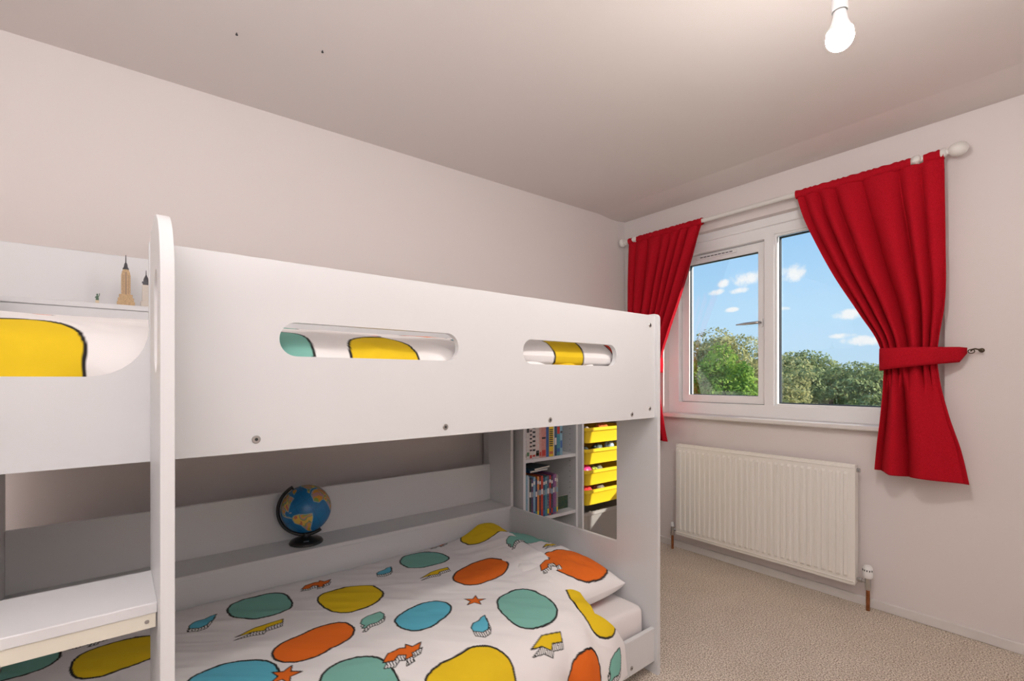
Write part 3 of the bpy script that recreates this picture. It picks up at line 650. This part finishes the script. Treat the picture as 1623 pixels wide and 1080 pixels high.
cushion('pillow', 'pillow in printed pillowcase with an orange patch at the lower bunk head', -.43, -.022, .40, 1.125, .262, .425,
        [('blob', 'T', -.135, .63, .115, .105), ('blob', 'O', -.175, .985, .135, .112), ('bolt', 'Y', -.14, .80, .05, .03), ('flame', 'O', -.1, .45, .05, .03)], 41)
cushion('pillow', 'pillow in printed pillowcase on the upper bunk behind the guard rail', -.72, -.03, .60, 1.222, 1.19, 1.325,
        [('blob', 'Y', -.455, 1.19, .075, .10), ('blob', 'R', -.195, 1.19, .03, .06)], 43)
def mattress(label, z0, z1, u1, items=None):
    g = G(); uc, hu = (UL + .02 + u1) / 2, (u1 - UL - .02) / 2; vc, hv = (.352 + 1.212) / 2, (1.212 - .352) / 2
    g.rloops([(vc, uc, hv - .012, hu - .012, .03, z0), (vc, uc, hv, hu, .035, z0 + .015), (vc, uc, hv + .002, hu, .035, (z0 + z1) / 2), (vc, uc, hv, hu, .035, z1 - .018), (vc, uc, hv - .006, hu - .006, .035, z1 - .006), (vc, uc, hv - .02, hu - .02, .035, z1)])
    o = g.build('mattress', M['sheet'], None, smooth=60); return tag(bedframe(o), label, 'mattress')
mattress('mattress in a pale fitted sheet showing at the lower bunk head', .082, .262, -.012)
mattress('mattress in a pale sheet on the upper bunk', 1.047, 1.20, -.012)

# ------------------------------------------------------------------ globe on the lower shelf
def bw(v, u, z=0): return (v * math.cos(TH) - u * math.sin(TH), UE + v * math.sin(TH) + u * math.cos(TH), z)
gx, gy, _ = bw(.252, -1.030); gz = .4828
globe = tag(empty('desk_globe', (gx, gy, gz)), 'blue terrestrial desk globe on a black stand on the bed shelf', 'globe')
G().lathe([(.066, 0), (.067, .004), (.062, .012), (.045, .019), (.022, .024), (.016, .030), (.014, .038)], 32).build('base', M['black'], globe, smooth=50)
GR = .098; gc = Vector((0, 0, .142))
vdir = Vector((CAM_X - gx, -gy, CAM_Z - gz - .142)).normalized(); rdir = Vector((0, 0, 1)).cross(vdir).normalized(); upd = vdir.cross(rdir)
tl = math.radians(31); n0 = upd * math.cos(tl) - rdir * math.sin(tl); nn = (n0 * math.cos(.2) + vdir * math.sin(.2)).normalized()
e0 = (vdir - nn * vdir.dot(nn)).normalized(); ee = nn.cross(e0)
la = np.radians(np.linspace(-90, 90, 181))[:, None]; lo = np.radians(np.linspace(-180, 180, 361))[None, :]
dl = lo - math.radians(-40)
cx_ = np.cos(la) * np.cos(dl); cy_ = np.cos(la) * np.sin(dl); cz_ = np.sin(la) + 0 * lo
Pg = cx_[..., None] * np.array(e0) + cy_[..., None] * np.array(ee) + cz_[..., None] * np.array(nn)
LO, LA = np.degrees(lo) + 0 * la, np.degrees(la) + 0 * lo
LAND = [[(-80, 8), (-72, 12), (-60, 9), (-50, 2), (-35, -6), (-39, -16), (-48, -27), (-58, -37), (-66, -47), (-70, -55), (-75, -48), (-72, -30), (-71, -18), (-81, -5)],
        [(-168, 66), (-130, 70), (-95, 74), (-80, 66), (-65, 60), (-55, 50), (-70, 43), (-80, 30), (-82, 25), (-90, 30), (-97, 25), (-95, 17), (-86, 14), (-80, 8), (-88, 12), (-105, 20), (-115, 31), (-125, 42), (-135, 58), (-160, 58)],
        [(-50, 60), (-25, 70), (-20, 80), (-60, 82), (-55, 70)],
        [(-17, 15), (-10, 31), (0, 36), (11, 37), (30, 31), (36, 22), (43, 11), (51, 11), (40, -5), (40, -17), (32, -28), (20, -35), (14, -22), (9, 0), (5, 5), (-8, 5)],
        [(-9, 37), (-9, 43), (0, 48), (5, 54), (8, 60), (20, 70), (60, 72), (120, 74), (170, 68), (140, 50), (122, 35), (108, 15), (100, 8), (90, 22), (78, 8), (70, 22), (58, 25), (45, 14), (35, 30), (27, 38), (15, 42), (5, 43)],
        [(114, -22), (130, -12), (143, -12), (152, -28), (146, -39), (130, -32), (115, -34)], [(-180, -72), (180, -72), (180, -90), (-180, -90)], [(-82, 22), (-75, 20), (-77, 22)], [(44, -14), (50, -16), (46, -25)]]
Cg = np.empty(LO.shape + (3,)); Cg[:] = (.010, .17, .42); Cg += (.03 * vnoise(LO / 20, LA / 14, 3))[..., None] * np.array((.1, .6, 1.0))
gridl = (np.abs(np.mod(LO + 5, 30) - 5) < .6) | (np.abs(np.mod(LA + 5, 30) - 5) < .6); Cg[gridl] *= .6
ctry = np.floor((vnoise(LO / 14, LA / 14, 5) + .4 * vnoise(LO / 8, LA / 8, 6) + 2) * 2.6).astype(int) % 6
lc = np.array([(.65, .32, .05), (.22, .36, .08), (.55, .17, .10), (.72, .48, .10), (.20, .32, .12), (.50, .28, .28)])
for P_ in LAND:
    d = in_poly(LO, LA, P_); i_ = d < 0; Cg[i_] = lc[ctry[i_]]; s_ = np.abs(d) < .9; Cg[s_] = (.30, .42, .45)
me = grid_mesh('sphere', gc.x + GR * Pg[..., 0], gc.y + GR * Pg[..., 1], gc.z + GR * Pg[..., 2], colors=np.clip(Cg, 0, 1)); obj('sphere', me, M['globe'], globe)
# black half meridian on the left, from pole to pole
side = -(rdir - nn * rdir.dot(nn)).normalized(); arm = [gc + (nn * math.cos(t) + side * math.sin(t)) * (GR + .010) for t in np.linspace(-.03, math.pi + .03, 34)]
G().tube(arm, .0070, 8).build('meridian_arm', M['black'], globe, smooth=50)
for s_ in (1, -1): G().tube([gc + nn * s_ * (GR - .002), gc + nn * s_ * (GR + .014)], .004, 8).build('pivot', M['black'], globe, smooth=50)
low_pt = min(arm, key=lambda p: p.z); G().tube([(0, 0, .030), (low_pt.x * .5, low_pt.y * .5, .036), (low_pt.x, low_pt.y, low_pt.z + .001)], [.014, .013, .011], 12).build('stem', M['black'], globe, smooth=50)
pl = G().box(-.001, .001, -.010, .010, -.0025, .0025).build('base_plate', M['steel'], globe); fdir = Vector((vdir.x, vdir.y, 0)).normalized(); pl.matrix_local = Matrix.Translation(fdir * .048 + Vector((0, 0, .0185))) @ Matrix.Rotation(math.atan2(fdir.y, fdir.x), 4, 'Z') @ Matrix.Rotation(-.9, 4, 'Y')

# ------------------------------------------------------------------ brick-built landmark models on the upper shelf
tan = mat('tan_bricks', (.62, .42, .22), .4, var=.25, var_scale=260); sand = mat('sand_bricks', (.72, .60, .42), .4); dgrey = mat('dark_grey_bricks', (.06, .06, .07), .35); lgrey = mat('light_grey_bricks', (.42, .42, .43), .35); greenb = mat('green_bricks', (.09, .17, .11), .4); whiteb = mat('white_bricks', (.78, .74, .68), .4); brownb = mat('brown_bricks', (.36, .24, .15), .4)
SZ = 1.411
def model(label, v, u): x, y, _ = bw(v, u); return tag(empty('skyscraper_model', (x, y, SZ), TH), label, 'model', 'brick-built landmark models on the upper shelf')
t = model('tan brick-built skyscraper model with dark spire on the upper shelf', .265, -1.6215)
G().box(-.028, .028, -.030, .030, 0, .005).build('base_plate', mat('olive_bricks', (.30, .27, .14), .45), t)
g = G(); z = .005
for hx, hy, h in ((.022, .024, .014), (.021, .0215, .012), (.019, .018, .012), (.0125, .0125, .070), (.0105, .011, .010), (.0085, .0085, .006)):
    n = max(1, round(h / .004))
    for k in range(n):
        e_ = 0 if k % 2 == 0 else .0006
        g.box(-hx + e_, hx - e_, -hy + e_, hy - e_, z + h * k / n, z + h * (k + 1) / n)
    z += h
tw = g.build('tower', tan, t)
G().box(.0125, .0132, -.0028, .0028, .03, .12).build('window_strip', brownb, tw); 
for yy_ in (-.0075, .0075): G().box(.0125, .0130, yy_ - .001, yy_ + .001, .045, .11).build('window_strip', brownb, tw)
g = G().lathe([(.0085, z), (.0085, z + .004), (.0055, z + .010), (.0045, z + .018), (.0025, z + .024)], 8); g.tube([(0, 0, z + .022), (0, 0, z + .050)], [.0018, .0010], 6); g.build('spire', dgrey, t)
t = model('striped white and brown brick-built skyscraper model beside the guard rail', .265, -1.5665)
G().box(-.018, .018, -.018, .018, 0, .004).build('base_plate', brownb, t)
gw, gb = G(), G()
for k in range(18):
    hx = .0155 if k < 5 else .0115; z = .004 + k * .0044
    gw.box(-hx, hx, -hx, hx, z, z + .0030); gb.box(-hx + .001, hx - .001, -hx + .001, hx - .001, z + .0030, z + .0044)
gw.build('floor_bands', whiteb, t); gb.build('window_bands', brownb, t)
z = .083; g = G().box(-.0095, .0095, -.0095, .0095, z, z + .008).box(-.0115, .0115, -.0115, .0115, z + .008, z + .011).box(-.0075, .0075, -.0075, .0075, z + .011, z + .017)
g.lathe([(.008, z + .017), (.006, z + .025), (.003, z + .032), (.0018, z + .036)], 8); g.tube([(0, 0, z + .034), (0, 0, z + .052)], [.0015, .0008], 6); g.build('crown', dgrey, t)
G().box(-.0085, .0085, -.0099, .0099, z + .002, z + .006).build('crown_band', lgrey, t)
t = tag(empty('statue_model', (*bw(.275, -1.695)[:2], SZ), TH), 'tiny green statue model on a tan brick base on the upper shelf', 'model', 'brick-built landmark models on the upper shelf')
G().box(-.010, .010, -.0105, .0105, 0, .003).box(-.014, -.002, -.022, -.008, 0, .0022).box(-.012, .004, .008, .022, 0, .0022).build('base_plate', brownb, t)
G().box(-.006, .006, -.006, .006, .003, .008).box(-.0045, .0045, -.0045, .0045, .008, .017).build('plinth', sand, t)
G().lathe([(.0042, .017), (.0036, .024), (.0030, .030), (.0016, .032), (.0024, .0345), (.0022, .037), (.0004, .039)], 10).tube([(0, .003, .029), (0, .0052, .034), (0, .0056, .040)], .0011, 6).tube([(0, -.003, .029), (.002, -.005, .025)], .0012, 6).build('figure', greenb, t, smooth=50)

# ------------------------------------------------------------------ bookcase behind the bed end
BCX, BY0, BY1, BH = .40, 1.635, 2.052, 1.06
bc = tag(empty('bookcase', (.02, BY0, 0)), 'narrow white bookcase standing behind the foot of the bunk bed', 'bookcase')
def bb(name, x0, x1, y0, y1, z0, z1): return G().box(x0 - .02, x1 - .02, y0 - BY0, y1 - BY0, z0, z1).build(name, W, bc, bevel=0.0015)
bb('side_panel', .02, BCX, BY0, BY0 + .018, 0, BH)
sp = bb('side_panel', .02, BCX, BY1 - .018, BY1, 0, BH)
for k in range(14):
    for xx in (BCX - .05, .09): G().lathe([(.0025, 0), (.0025, .0004)], 8, (xx - .02, BY1 - .018 - BY0, .46 + k * .032 + (.03 if k > 7 else 0)), (0, -1, 0)).build('peg_hole', M['dark'], sp)
bb('back_panel', .02, .026, BY0 + .018, BY1 - .018, 0, BH)
for z in (BH, .731, .400, .085): bb('shelf', .026, BCX - .002, BY0 + .018, BY1 - .018, z - .018, z)
bb('plinth', BCX - .04, BCX - .02, BY0 + .018, BY1 - .018, 0, .067)
page = mat('book_pages', (.80, .76, .68), .8)
bmats = {}
def bmat(c, c2=None):
    k = (c, c2)
    if k not in bmats: bmats[k] = mat('book_cover', c, .4, col2=(tuple(.72 * a + .28 * b for a, b in zip(c, c2)) if c2 else None), var_scale=70, detail=2)
    return bmats[k]
ORD = 'first second third fourth fifth sixth seventh eighth ninth tenth eleventh twelfth thirteenth fourteenth fifteenth sixteenth seventeenth eighteenth'.split()
def book(y, th, h, dep, z, col, col2, label, group, mark=None, lean=0.0):
    b = tag(empty('book', (BCX - .012 - .0, y + th / 2, z)), label, 'book', group)
    b.rotation_euler = (lean, 0, 0)
    g = G().box(-dep, 0, -th / 2, -th / 2 + .0015, 0, h).box(-dep, 0, th / 2 - .0015, th / 2, 0, h).box(-.0015, 0.0008, -th / 2, th / 2, 0, h)
    g.build('cover', bmat(col, col2), b)
    G().box(-dep + .003, -.0016, -th / 2 + .0016, th / 2 - .0016, .003, h - .003).build('pages', page, b)
    if mark:
        for (m0_, m1_, mc) in mark: G().box(.0006, .0012, -th * .40, th * .40, h * m0_, h * m1_).build('spine_print', bmat(mc), b)
    return b
WH, BK, RD, OR, YE, BL, LB, TE, GN, PU, PK, GY, NV = (.74, .70, .68), (.03, .03, .035), (.55, .04, .03), (.70, .20, .08), (.85, .62, .03), (.05, .13, .38), (.25, .42, .55), (.04, .26, .32), (.08, .22, .10), (.22, .08, .25), (.70, .35, .30), (.30, .32, .34), (.02, .05, .14)
top_row = [(WH, BK, 'white paperback with black doodle spine', .012), (WH, GY, 'white paperback with grey speckled spine', .0215), (WH, RD, 'white paperback with red dotted spine', .019), (WH, GY, 'white paperback with dashed spine', .0255),
    (WH, OR, 'white paperback with orange flecked spine', .0265), (PK, WH, 'slim pale pink book', .0155), (PK, RD, 'pink and red spined book', .034), (BL, BL, 'dark blue book', .022), (YE, YE, 'bright yellow book with black lettering', .034), (WH, GY, 'thin white book', .008), (NV, TE, 'dark navy book', .018), (TE, LB, 'teal blue book', .026), (LB, GN, 'light blue and green book', .019)]
y = BY0 + .0195
for i, (c, c2, lb, th) in enumerate(top_row):
    mk = {0: [(.05, .14, BK)], 1: [(.08, .18, GN), (.70, .9, BK)], 2: [(.02, .10, RD)] + [(.2 + k * .1, .24 + k * .1, BK) for k in range(7)], 3: [(.05, .10, RD)] + [(.2 + k * .12, .25 + k * .12, BK) for k in range(6)], 4: [(.05, .2, BK), (.08, .12, YE)], 6: [(.04, .20, RD), (.5, .55, BK)], 5: [(.05, .16, RD)],
          8: [(.28 + k * .055, .31 + k * .055, BK) for k in range(9)] + [(.06, .14, OR)], 10: [(.3, .5, WH)], 11: [(.6, .8, RD), (.1, .2, BL)], 12: [(.2, .4, BL), (.6, .66, BK)]}.get(i)
    book(y, th - .0006, .205 + .012 * random.random() - (.01 if i in (5, 9) else 0), .14, .7312, c, c2, f'{lb} on the upper bookcase shelf, {ORD[i]} from the bed-side panel', 'books on the upper bookcase shelf', mk); y += th
low_row = [(TE, LB, 'tall teal book', .012, .25), (LB, WH, 'tall pale blue book', .013, .25), (WH, GY, 'slim white book', .007, .24), (BK, GN, 'black spined book', .014, .228), (NV, RD, 'navy and red book', .014, .228), (LB, BL, 'sky blue book', .016, .236), (NV, BK, 'dark navy book', .013, .222), (OR, YE, 'orange and yellow book', .014, .238), (BK, RD, 'black and red book', .014, .228), (RD, OR, 'scarlet book', .015, .238), (NV, TE, 'dark teal book', .015, .222), (TE, GY, 'grey teal book', .015, .225), (NV, WH, 'navy and white book', .016, .23), (RD, BK, 'dark red book', .014, .23), (BK, BL, 'black and blue book', .014, .225), (PU, NV, 'purple book', .013, .23), (PU, PK, 'plum coloured book', .014, .235), (GY, YE, 'grey and yellow book', .013, .23)]
y = BY0 + .0195
for i, (c, c2, lb, th, h) in enumerate(low_row):
    mk = [(.55, .68, [WH, GY, LB][i % 3]), (.05, .17, [BL, YE, RD, TE, NV][i * 3 % 5])] + ([(.82, .90, WH)] if i % 3 else []) if i > 2 else None
    book(y, th - .0006, h - .005 - .005 * random.random(), .15, .4002, c, c2, f'{lb} on the lower bookcase shelf, {ORD[i]} from the bed-side panel', 'books on the lower bookcase shelf', mk); y += th
for k, (zz_, yc, c, lb) in enumerate(((.652, 1.70, NV, 'dark blue book lying flat on the upright lower-shelf books'), (.6635, 1.715, BK, 'black book lying topmost across the upright lower-shelf books'))):
    b = tag(empty('book', (BCX - .11, yc + .06, zz_)), lb, 'book', 'books lying flat in the bookcase'); b.rotation_euler = (0, 0, .12 * (k + 1))
    G().box(-.085, .085, -.075, .075, 0, .0014).box(-.085, .085, -.075, .075, .0096, .011).box(-.085, .085, -.075, -.0736, 0, .011).build('cover', bmat(c, TE), b); G().box(-.083, .083, -.073, .073, .0015, .0095).build('pages', page, b)
b = tag(empty('book', (BCX - .07, 1.975, .4002)), 'dark green illustrated book leaning beside the row on the lower shelf', 'book', 'books lying flat in the bookcase')
b.rotation_euler = (0, 0, 0)
G().box(-.004, .004, -.054, .056, 0, .075).build('cover', bmat((.02, .07, .05), (.20, .16, .04)), b); G().box(-.0035, .0035, -.052, .054, .002, .0758).build('pages', page, b)
b = tag(empty('book', (BCX - .12, 1.80, .0852)), 'yellow covered book lying on the lowest bookcase shelf', 'book', 'books lying flat in the bookcase')
G().box(-.10, .10, -.10, .10, 0, .002).box(-.10, .10, -.10, .10, .2, .202).box(-.10, .10, -.10, -.098, 0, .202).build('cover', bmat((.55, .42, .04), (.15, .12, .05)), b); G().box(-.098, .098, -.097, .099, .002, .2).build('pages', page, b)

# ------------------------------------------------------------------ tray unit with yellow trays
TY0, TY1, TX = 2.054, 2.500, .43
tu = tag(empty('tray_unit', (.02, TY0, 0)), 'white storage frame holding yellow trays beside the bookcase', 'storage unit')
def tb_(name, x0, x1, y0, y1, z0, z1): return G().box(x0 - .02, x1 - .02, y0 - TY0, y1 - TY0, z0, z1).build(name, W, tu, bevel=0.0015)
tb_('side_panel', .02, TX, TY0, TY0 + .016, 0, .93); tb_('side_panel', .02, TX, TY1 - .016, TY1, 0, .93); tb_('top_board', .02, TX, TY0 + .016, TY1 - .016, .912, .93); tb_('base_board', .02, TX, TY0 + .016, TY1 - .016, .05, .066)
def tray(name, zt, dpt, m, label, grp):
    yc, hy, xc, hx = (TY0 + TY1) / 2, (TY1 - TY0) / 2 - .020, (.04 + TX + .012) / 2, (TX + .012 - .04) / 2
    r = tag(empty(name, (xc, yc, zt - dpt)), label, 'storage tray', grp)
    G().rloops([(0, 0, hx - .018, hy - .020, .02, 0), (0, 0, hx - .010, hy - .012, .022, dpt - .022), (0, 0, hx - .009, hy - .011, .022, dpt - .020), (0, 0, hx - .0085, hy - .0105, .022, dpt - .006), (0, 0, hx - .011, hy - .013, .021, dpt - .006), (0, 0, hx - .020, hy - .022, .018, .003)], cap1=True).build('tray_body', m, r, smooth=35)
    G().rloops([(0, 0, hx - .0085, hy - .0105, .022, dpt - .018), (0, 0, hx, hy, .024, dpt - .018), (0, 0, hx, hy, .024, dpt - .001), (0, 0, hx - .001, hy - .001, .024, dpt), (0, 0, hx - .011, hy - .013, .021, dpt), (0, 0, hx - .011, hy - .013, .021, dpt - .016)], cap0=False, cap1=False).build('tray_rim', m, r, smooth=35)
    for s_ in (-1, 1): G().box(-hx + .02, hx - .02, s_ * (hy + .0005), s_ * (hy + .006), dpt - .030, dpt - .022).build('runner', W, r)
    return r
zr = [.879, .752, .627, .509]
for i, z in enumerate(zr): tray('yellow_tray', z, .092, M['yellow'], f'yellow plastic storage tray, {ORD[i]} from the top of the white frame', 'yellow storage trays')
tray('clear_tray', .380, .215, M['clearbox'], 'deep clear plastic tray under the yellow ones in the white frame', 'clear tray')
# things lying in the trays
def lump(name, y, x, z, hx, hy, hz, col, label, seed, kind='cloth'):
    o = tag(empty(name, (x, y, z)), label, 'toy', 'toys in the trays'); m = bmat(col, tuple(min(1, c * 1.5 + .05) for c in col))
    n = 18; th = np.linspace(0, math.pi, 13)[:, None]; ph = np.linspace(0, 2 * math.pi, n + 1)[None, :]
    r = 1 + .18 * vnoise(np.cos(ph) * 2 + 5 + 0 * th, np.sin(ph) * 2 + th * 2, seed)
    me = grid_mesh('body', hx * r * np.sin(th) * np.cos(ph), hy * r * np.sin(th) * np.sin(ph), hz * (1 + r * np.cos(th)) ); obj('body', me, m, o)
    g = G()
    for k in range(3): a = seed + k * 2.1; g.lathe([(.003, 0), (.010, .004), (.012, .010), (.006, .016)], 10, (hx * .5 * math.cos(a), hy * .6 * math.sin(a), hz * 1.55))
    g.build('knob', m, o, smooth=40); return o
tf = TX - .075
lump('toy', 2.15, tf, .80, .035, .05, .040, (.35, .30, .26), 'brown toy in the top yellow tray', 2); lump('toy', 2.30, tf, .80, .045, .06, .044, (.70, .20, .06), 'orange toy in the top yellow tray', 3)
lump('toy', 2.14, tf, .670, .04, .05, .044, (.03, .04, .04), 'black toy in the second yellow tray', 4); lump('toy', 2.26, tf, .670, .04, .045, .047, (.12, .17, .15), 'dark green toy in the second yellow tray', 5); lump('toy', 2.38, tf, .670, .03, .04, .054, (.40, .50, .60), 'pale blue toy in the second yellow tray', 6)
lump('toy', 2.145, tf, .545, .045, .055, .049, (.75, .04, .22), 'bright pink toy in the third yellow tray', 7); lump('toy', 2.262, tf, .545, .04, .045, .045, (.20, .21, .16), 'grey green toy in the third yellow tray', 8); lump('toy', 2.205, tf + .03, .545, .015, .02, .043, (.45, .60, .10), 'small lime toy in the third yellow tray', 9)
lump('toy', 2.15, tf, .425, .05, .062, .046, (.70, .05, .05), 'red toy in the lowest yellow tray', 10); lump('toy', 2.275, tf, .425, .04, .045, .044, (.22, .19, .15), 'brown and white toy in the lowest yellow tray', 11)
for k in range(9): lump('toy', 2.12 + (k % 3) * .125, tf - .02 + .02 * (k % 2), .172 + (k // 3) * .058, .05, .055, .028, [(.25, .2, .17), (.16, .17, .19), (.38, .30, .24), (.5, .48, .46)][k % 4], ['brown', 'slate grey', 'tan', 'pale grey'][k % 4] + f' toy in the clear tray, {["lowest", "middle", "top"][k // 3]} layer, {ORD[k % 3]} from the bookcase', 20 + k)

# ------------------------------------------------------------------ outside: ground and trees
gm = mat('grass', (.10, .16, .05), .9, var=.4, var_scale=2.0)
struct(G().box(-80, 60, 3.6, 120, -2.9, -2.7).build('ground', gm))
def foliage_mat(name, c1, c2):
    m = bpy.data.materials.new(name); m.use_nodes = True; nt = m.node_tree; nt.nodes.clear()
    o = nt.nodes.new('ShaderNodeOutputMaterial'); d = nt.nodes.new('ShaderNodeBsdfDiffuse'); t = nt.nodes.new('ShaderNodeBsdfTranslucent'); mx = nt.nodes.new('ShaderNodeMixShader'); mx.inputs[0].default_value = .3
    gi = nt.nodes.new('ShaderNodeTexCoord'); n = nt.nodes.new('ShaderNodeTexNoise'); n.inputs['Scale'].default_value = 2.2; n.inputs['Detail'].default_value = 6; nt.links.new(gi.outputs['Object'], n.inputs['Vector'])
    r = nt.nodes.new('ShaderNodeValToRGB'); r.color_ramp.elements[0].position = .35; r.color_ramp.elements[1].position = .66; r.color_ramp.elements[0].color = (*c1, 1); r.color_ramp.elements[1].color = (*c2, 1)
    nt.links.new(n.outputs['Fac'], r.inputs[0]); nt.links.new(r.outputs[0], d.inputs[0]); nt.links.new(r.outputs[0], t.inputs[0]); nt.links.new(d.outputs[0], mx.inputs[1]); nt.links.new(t.outputs[0], mx.inputs[2]); nt.links.new(mx.outputs[0], o.inputs[0]); return m
bark = mat('bark', (.12, .09, .06), .9, var=.4, var_scale=6)
FM = [foliage_mat('oak_leaves', (.17, .22, .08), (.56, .59, .27)), foliage_mat('conifer_leaves', (.13, .25, .05), (.55, .70, .13)), foliage_mat('autumn_leaves', (.27, .26, .10), (.72, .66, .31))]
def tree(name, label, x, y, ztop, zbot, rx, ry, fm, n, leaf, seed, nclump=60, conic=0.0):
    zg = -2.7; r = tag(empty(name, (x, y, zg)), label, 'tree', 'trees beyond the window')
    rg = np.random.default_rng(seed); zc, rz = (ztop + zbot) / 2 - zg, (ztop - zbot) / 2
    d = rg.normal(size=(nclump, 3)); d /= np.linalg.norm(d, axis=1)[:, None]; rad_ = rg.uniform(.45, .95, nclump)[:, None] ** .6
    cl_ = d * rad_; sc = 1 - conic * (cl_[:, 2:3] + 1) / 2; cl_[:, :2] *= sc
    cr = rg.uniform(.17, .34, nclump) * (1 - .35 * conic)
    k = rg.integers(0, nclump, n); dd = rg.normal(size=(n, 3)); dd /= np.linalg.norm(dd, axis=1)[:, None]
    rr = cr[k] * rg.uniform(.55, 1.0, n) ** .5
    P = (cl_[k] + dd * rr[:, None]) * np.array([rx, ry, rz]) + np.array([0, 0, zc])
    nrm = dd + rg.normal(size=(n, 3)) * .75 + np.array([0, 0, .35]); nrm /= np.linalg.norm(nrm, axis=1)[:, None]
    a = np.cross(nrm, rg.normal(size=(n, 3))); a /= np.linalg.norm(a, axis=1)[:, None]; b = np.cross(nrm, a)
    sz = leaf * rg.uniform(.6, 1.35, n)[:, None]
    v = np.stack([P - a * sz, P + b * sz * .55 + nrm * sz * .12, P + a * sz, P - b * sz * .55 + nrm * sz * .12], 1).reshape(-1, 3)
    me = bpy.data.meshes.new('foliage'); me.vertices.add(4 * n); me.vertices.foreach_set('co', v.astype(np.float32).ravel())
    me.loops.add(4 * n); me.loops.foreach_set('vertex_index', np.arange(4 * n, dtype=np.int32)); me.polygons.add(n); me.polygons.foreach_set('loop_start', (np.arange(n) * 4).astype(np.int32)); me.update(calc_edges=True)
    f = obj('foliage', me, fm, r); f['kind'] = 'stuff'
    g = G().tube([(0, 0, -.05), (.05, .02, zc * .5), (0, .05, zc), (.04, 0, zc + rz * .6)], [.22, .17, .11, .04], 10).build('trunk', bark, r, smooth=50)
    for j in range(7):
        c = cl_[j] * np.array([rx, ry, rz]) * .85; G().tube([(0, .03, zc - rz * .5), tuple(c * .5 + np.array([0, 0, zc - rz * .15])), tuple(c + np.array([0, 0, zc]))], [.08, .05, .015], 6).build('branch', bark, r, smooth=50)
TREES = [('oak_tree', 'tall olive green oak behind the bright conifer', -10.2, 22.5, 3.5, -2.2, 3.6, 3.0, 2, 34000, .075, 1, 70, 0),
    ('conifer', 'bright green feathery conifer showing through the opening casement', -5.0, 13.5, 1.95, -2.5, 1.75, 1.6, 1, 42000, .050, 2, 90, .45),
    ('oak_tree', 'broad dark green oak filling the middle of the fixed pane', -6.6, 26.5, 1.85, -2.4, 4.2, 3.2, 0, 46000, .080, 3, 90, 0),
    ('oak_tree', 'green oak beside the right curtain, behind the broad oak', -3.6, 30.5, 1.65, -2.4, 3.8, 3.0, 0, 36000, .085, 4, 70, 0),
    ('oak_tree', 'yellowing small tree at the lower corner of the fixed pane', -4.75, 16.5, 1.05, -2.5, 1.35, 1.3, 2, 26000, .055, 5, 60, 0),
    ('oak_tree', 'dark oak standing between the conifer and the broad oak', -11.0, 31.0, 2.75, -2.4, 4.2, 3.2, 0, 36000, .09, 6, 70, 0),
    ('oak_tree', 'pale green tree behind the reflected curtain in the casement', -15.5, 26.5, 4.1, -2.4, 3.6, 3.0, 0, 30000, .085, 7, 60, 0),
    ('oak_tree', 'far green tree hidden partly by the right curtain', 1.0, 32.0, 1.2, -2.4, 4.0, 3.2, 0, 24000, .10, 8, 60, 0)]
for t in TREES: tree(*t[:8], FM[t[8]], *t[9:])
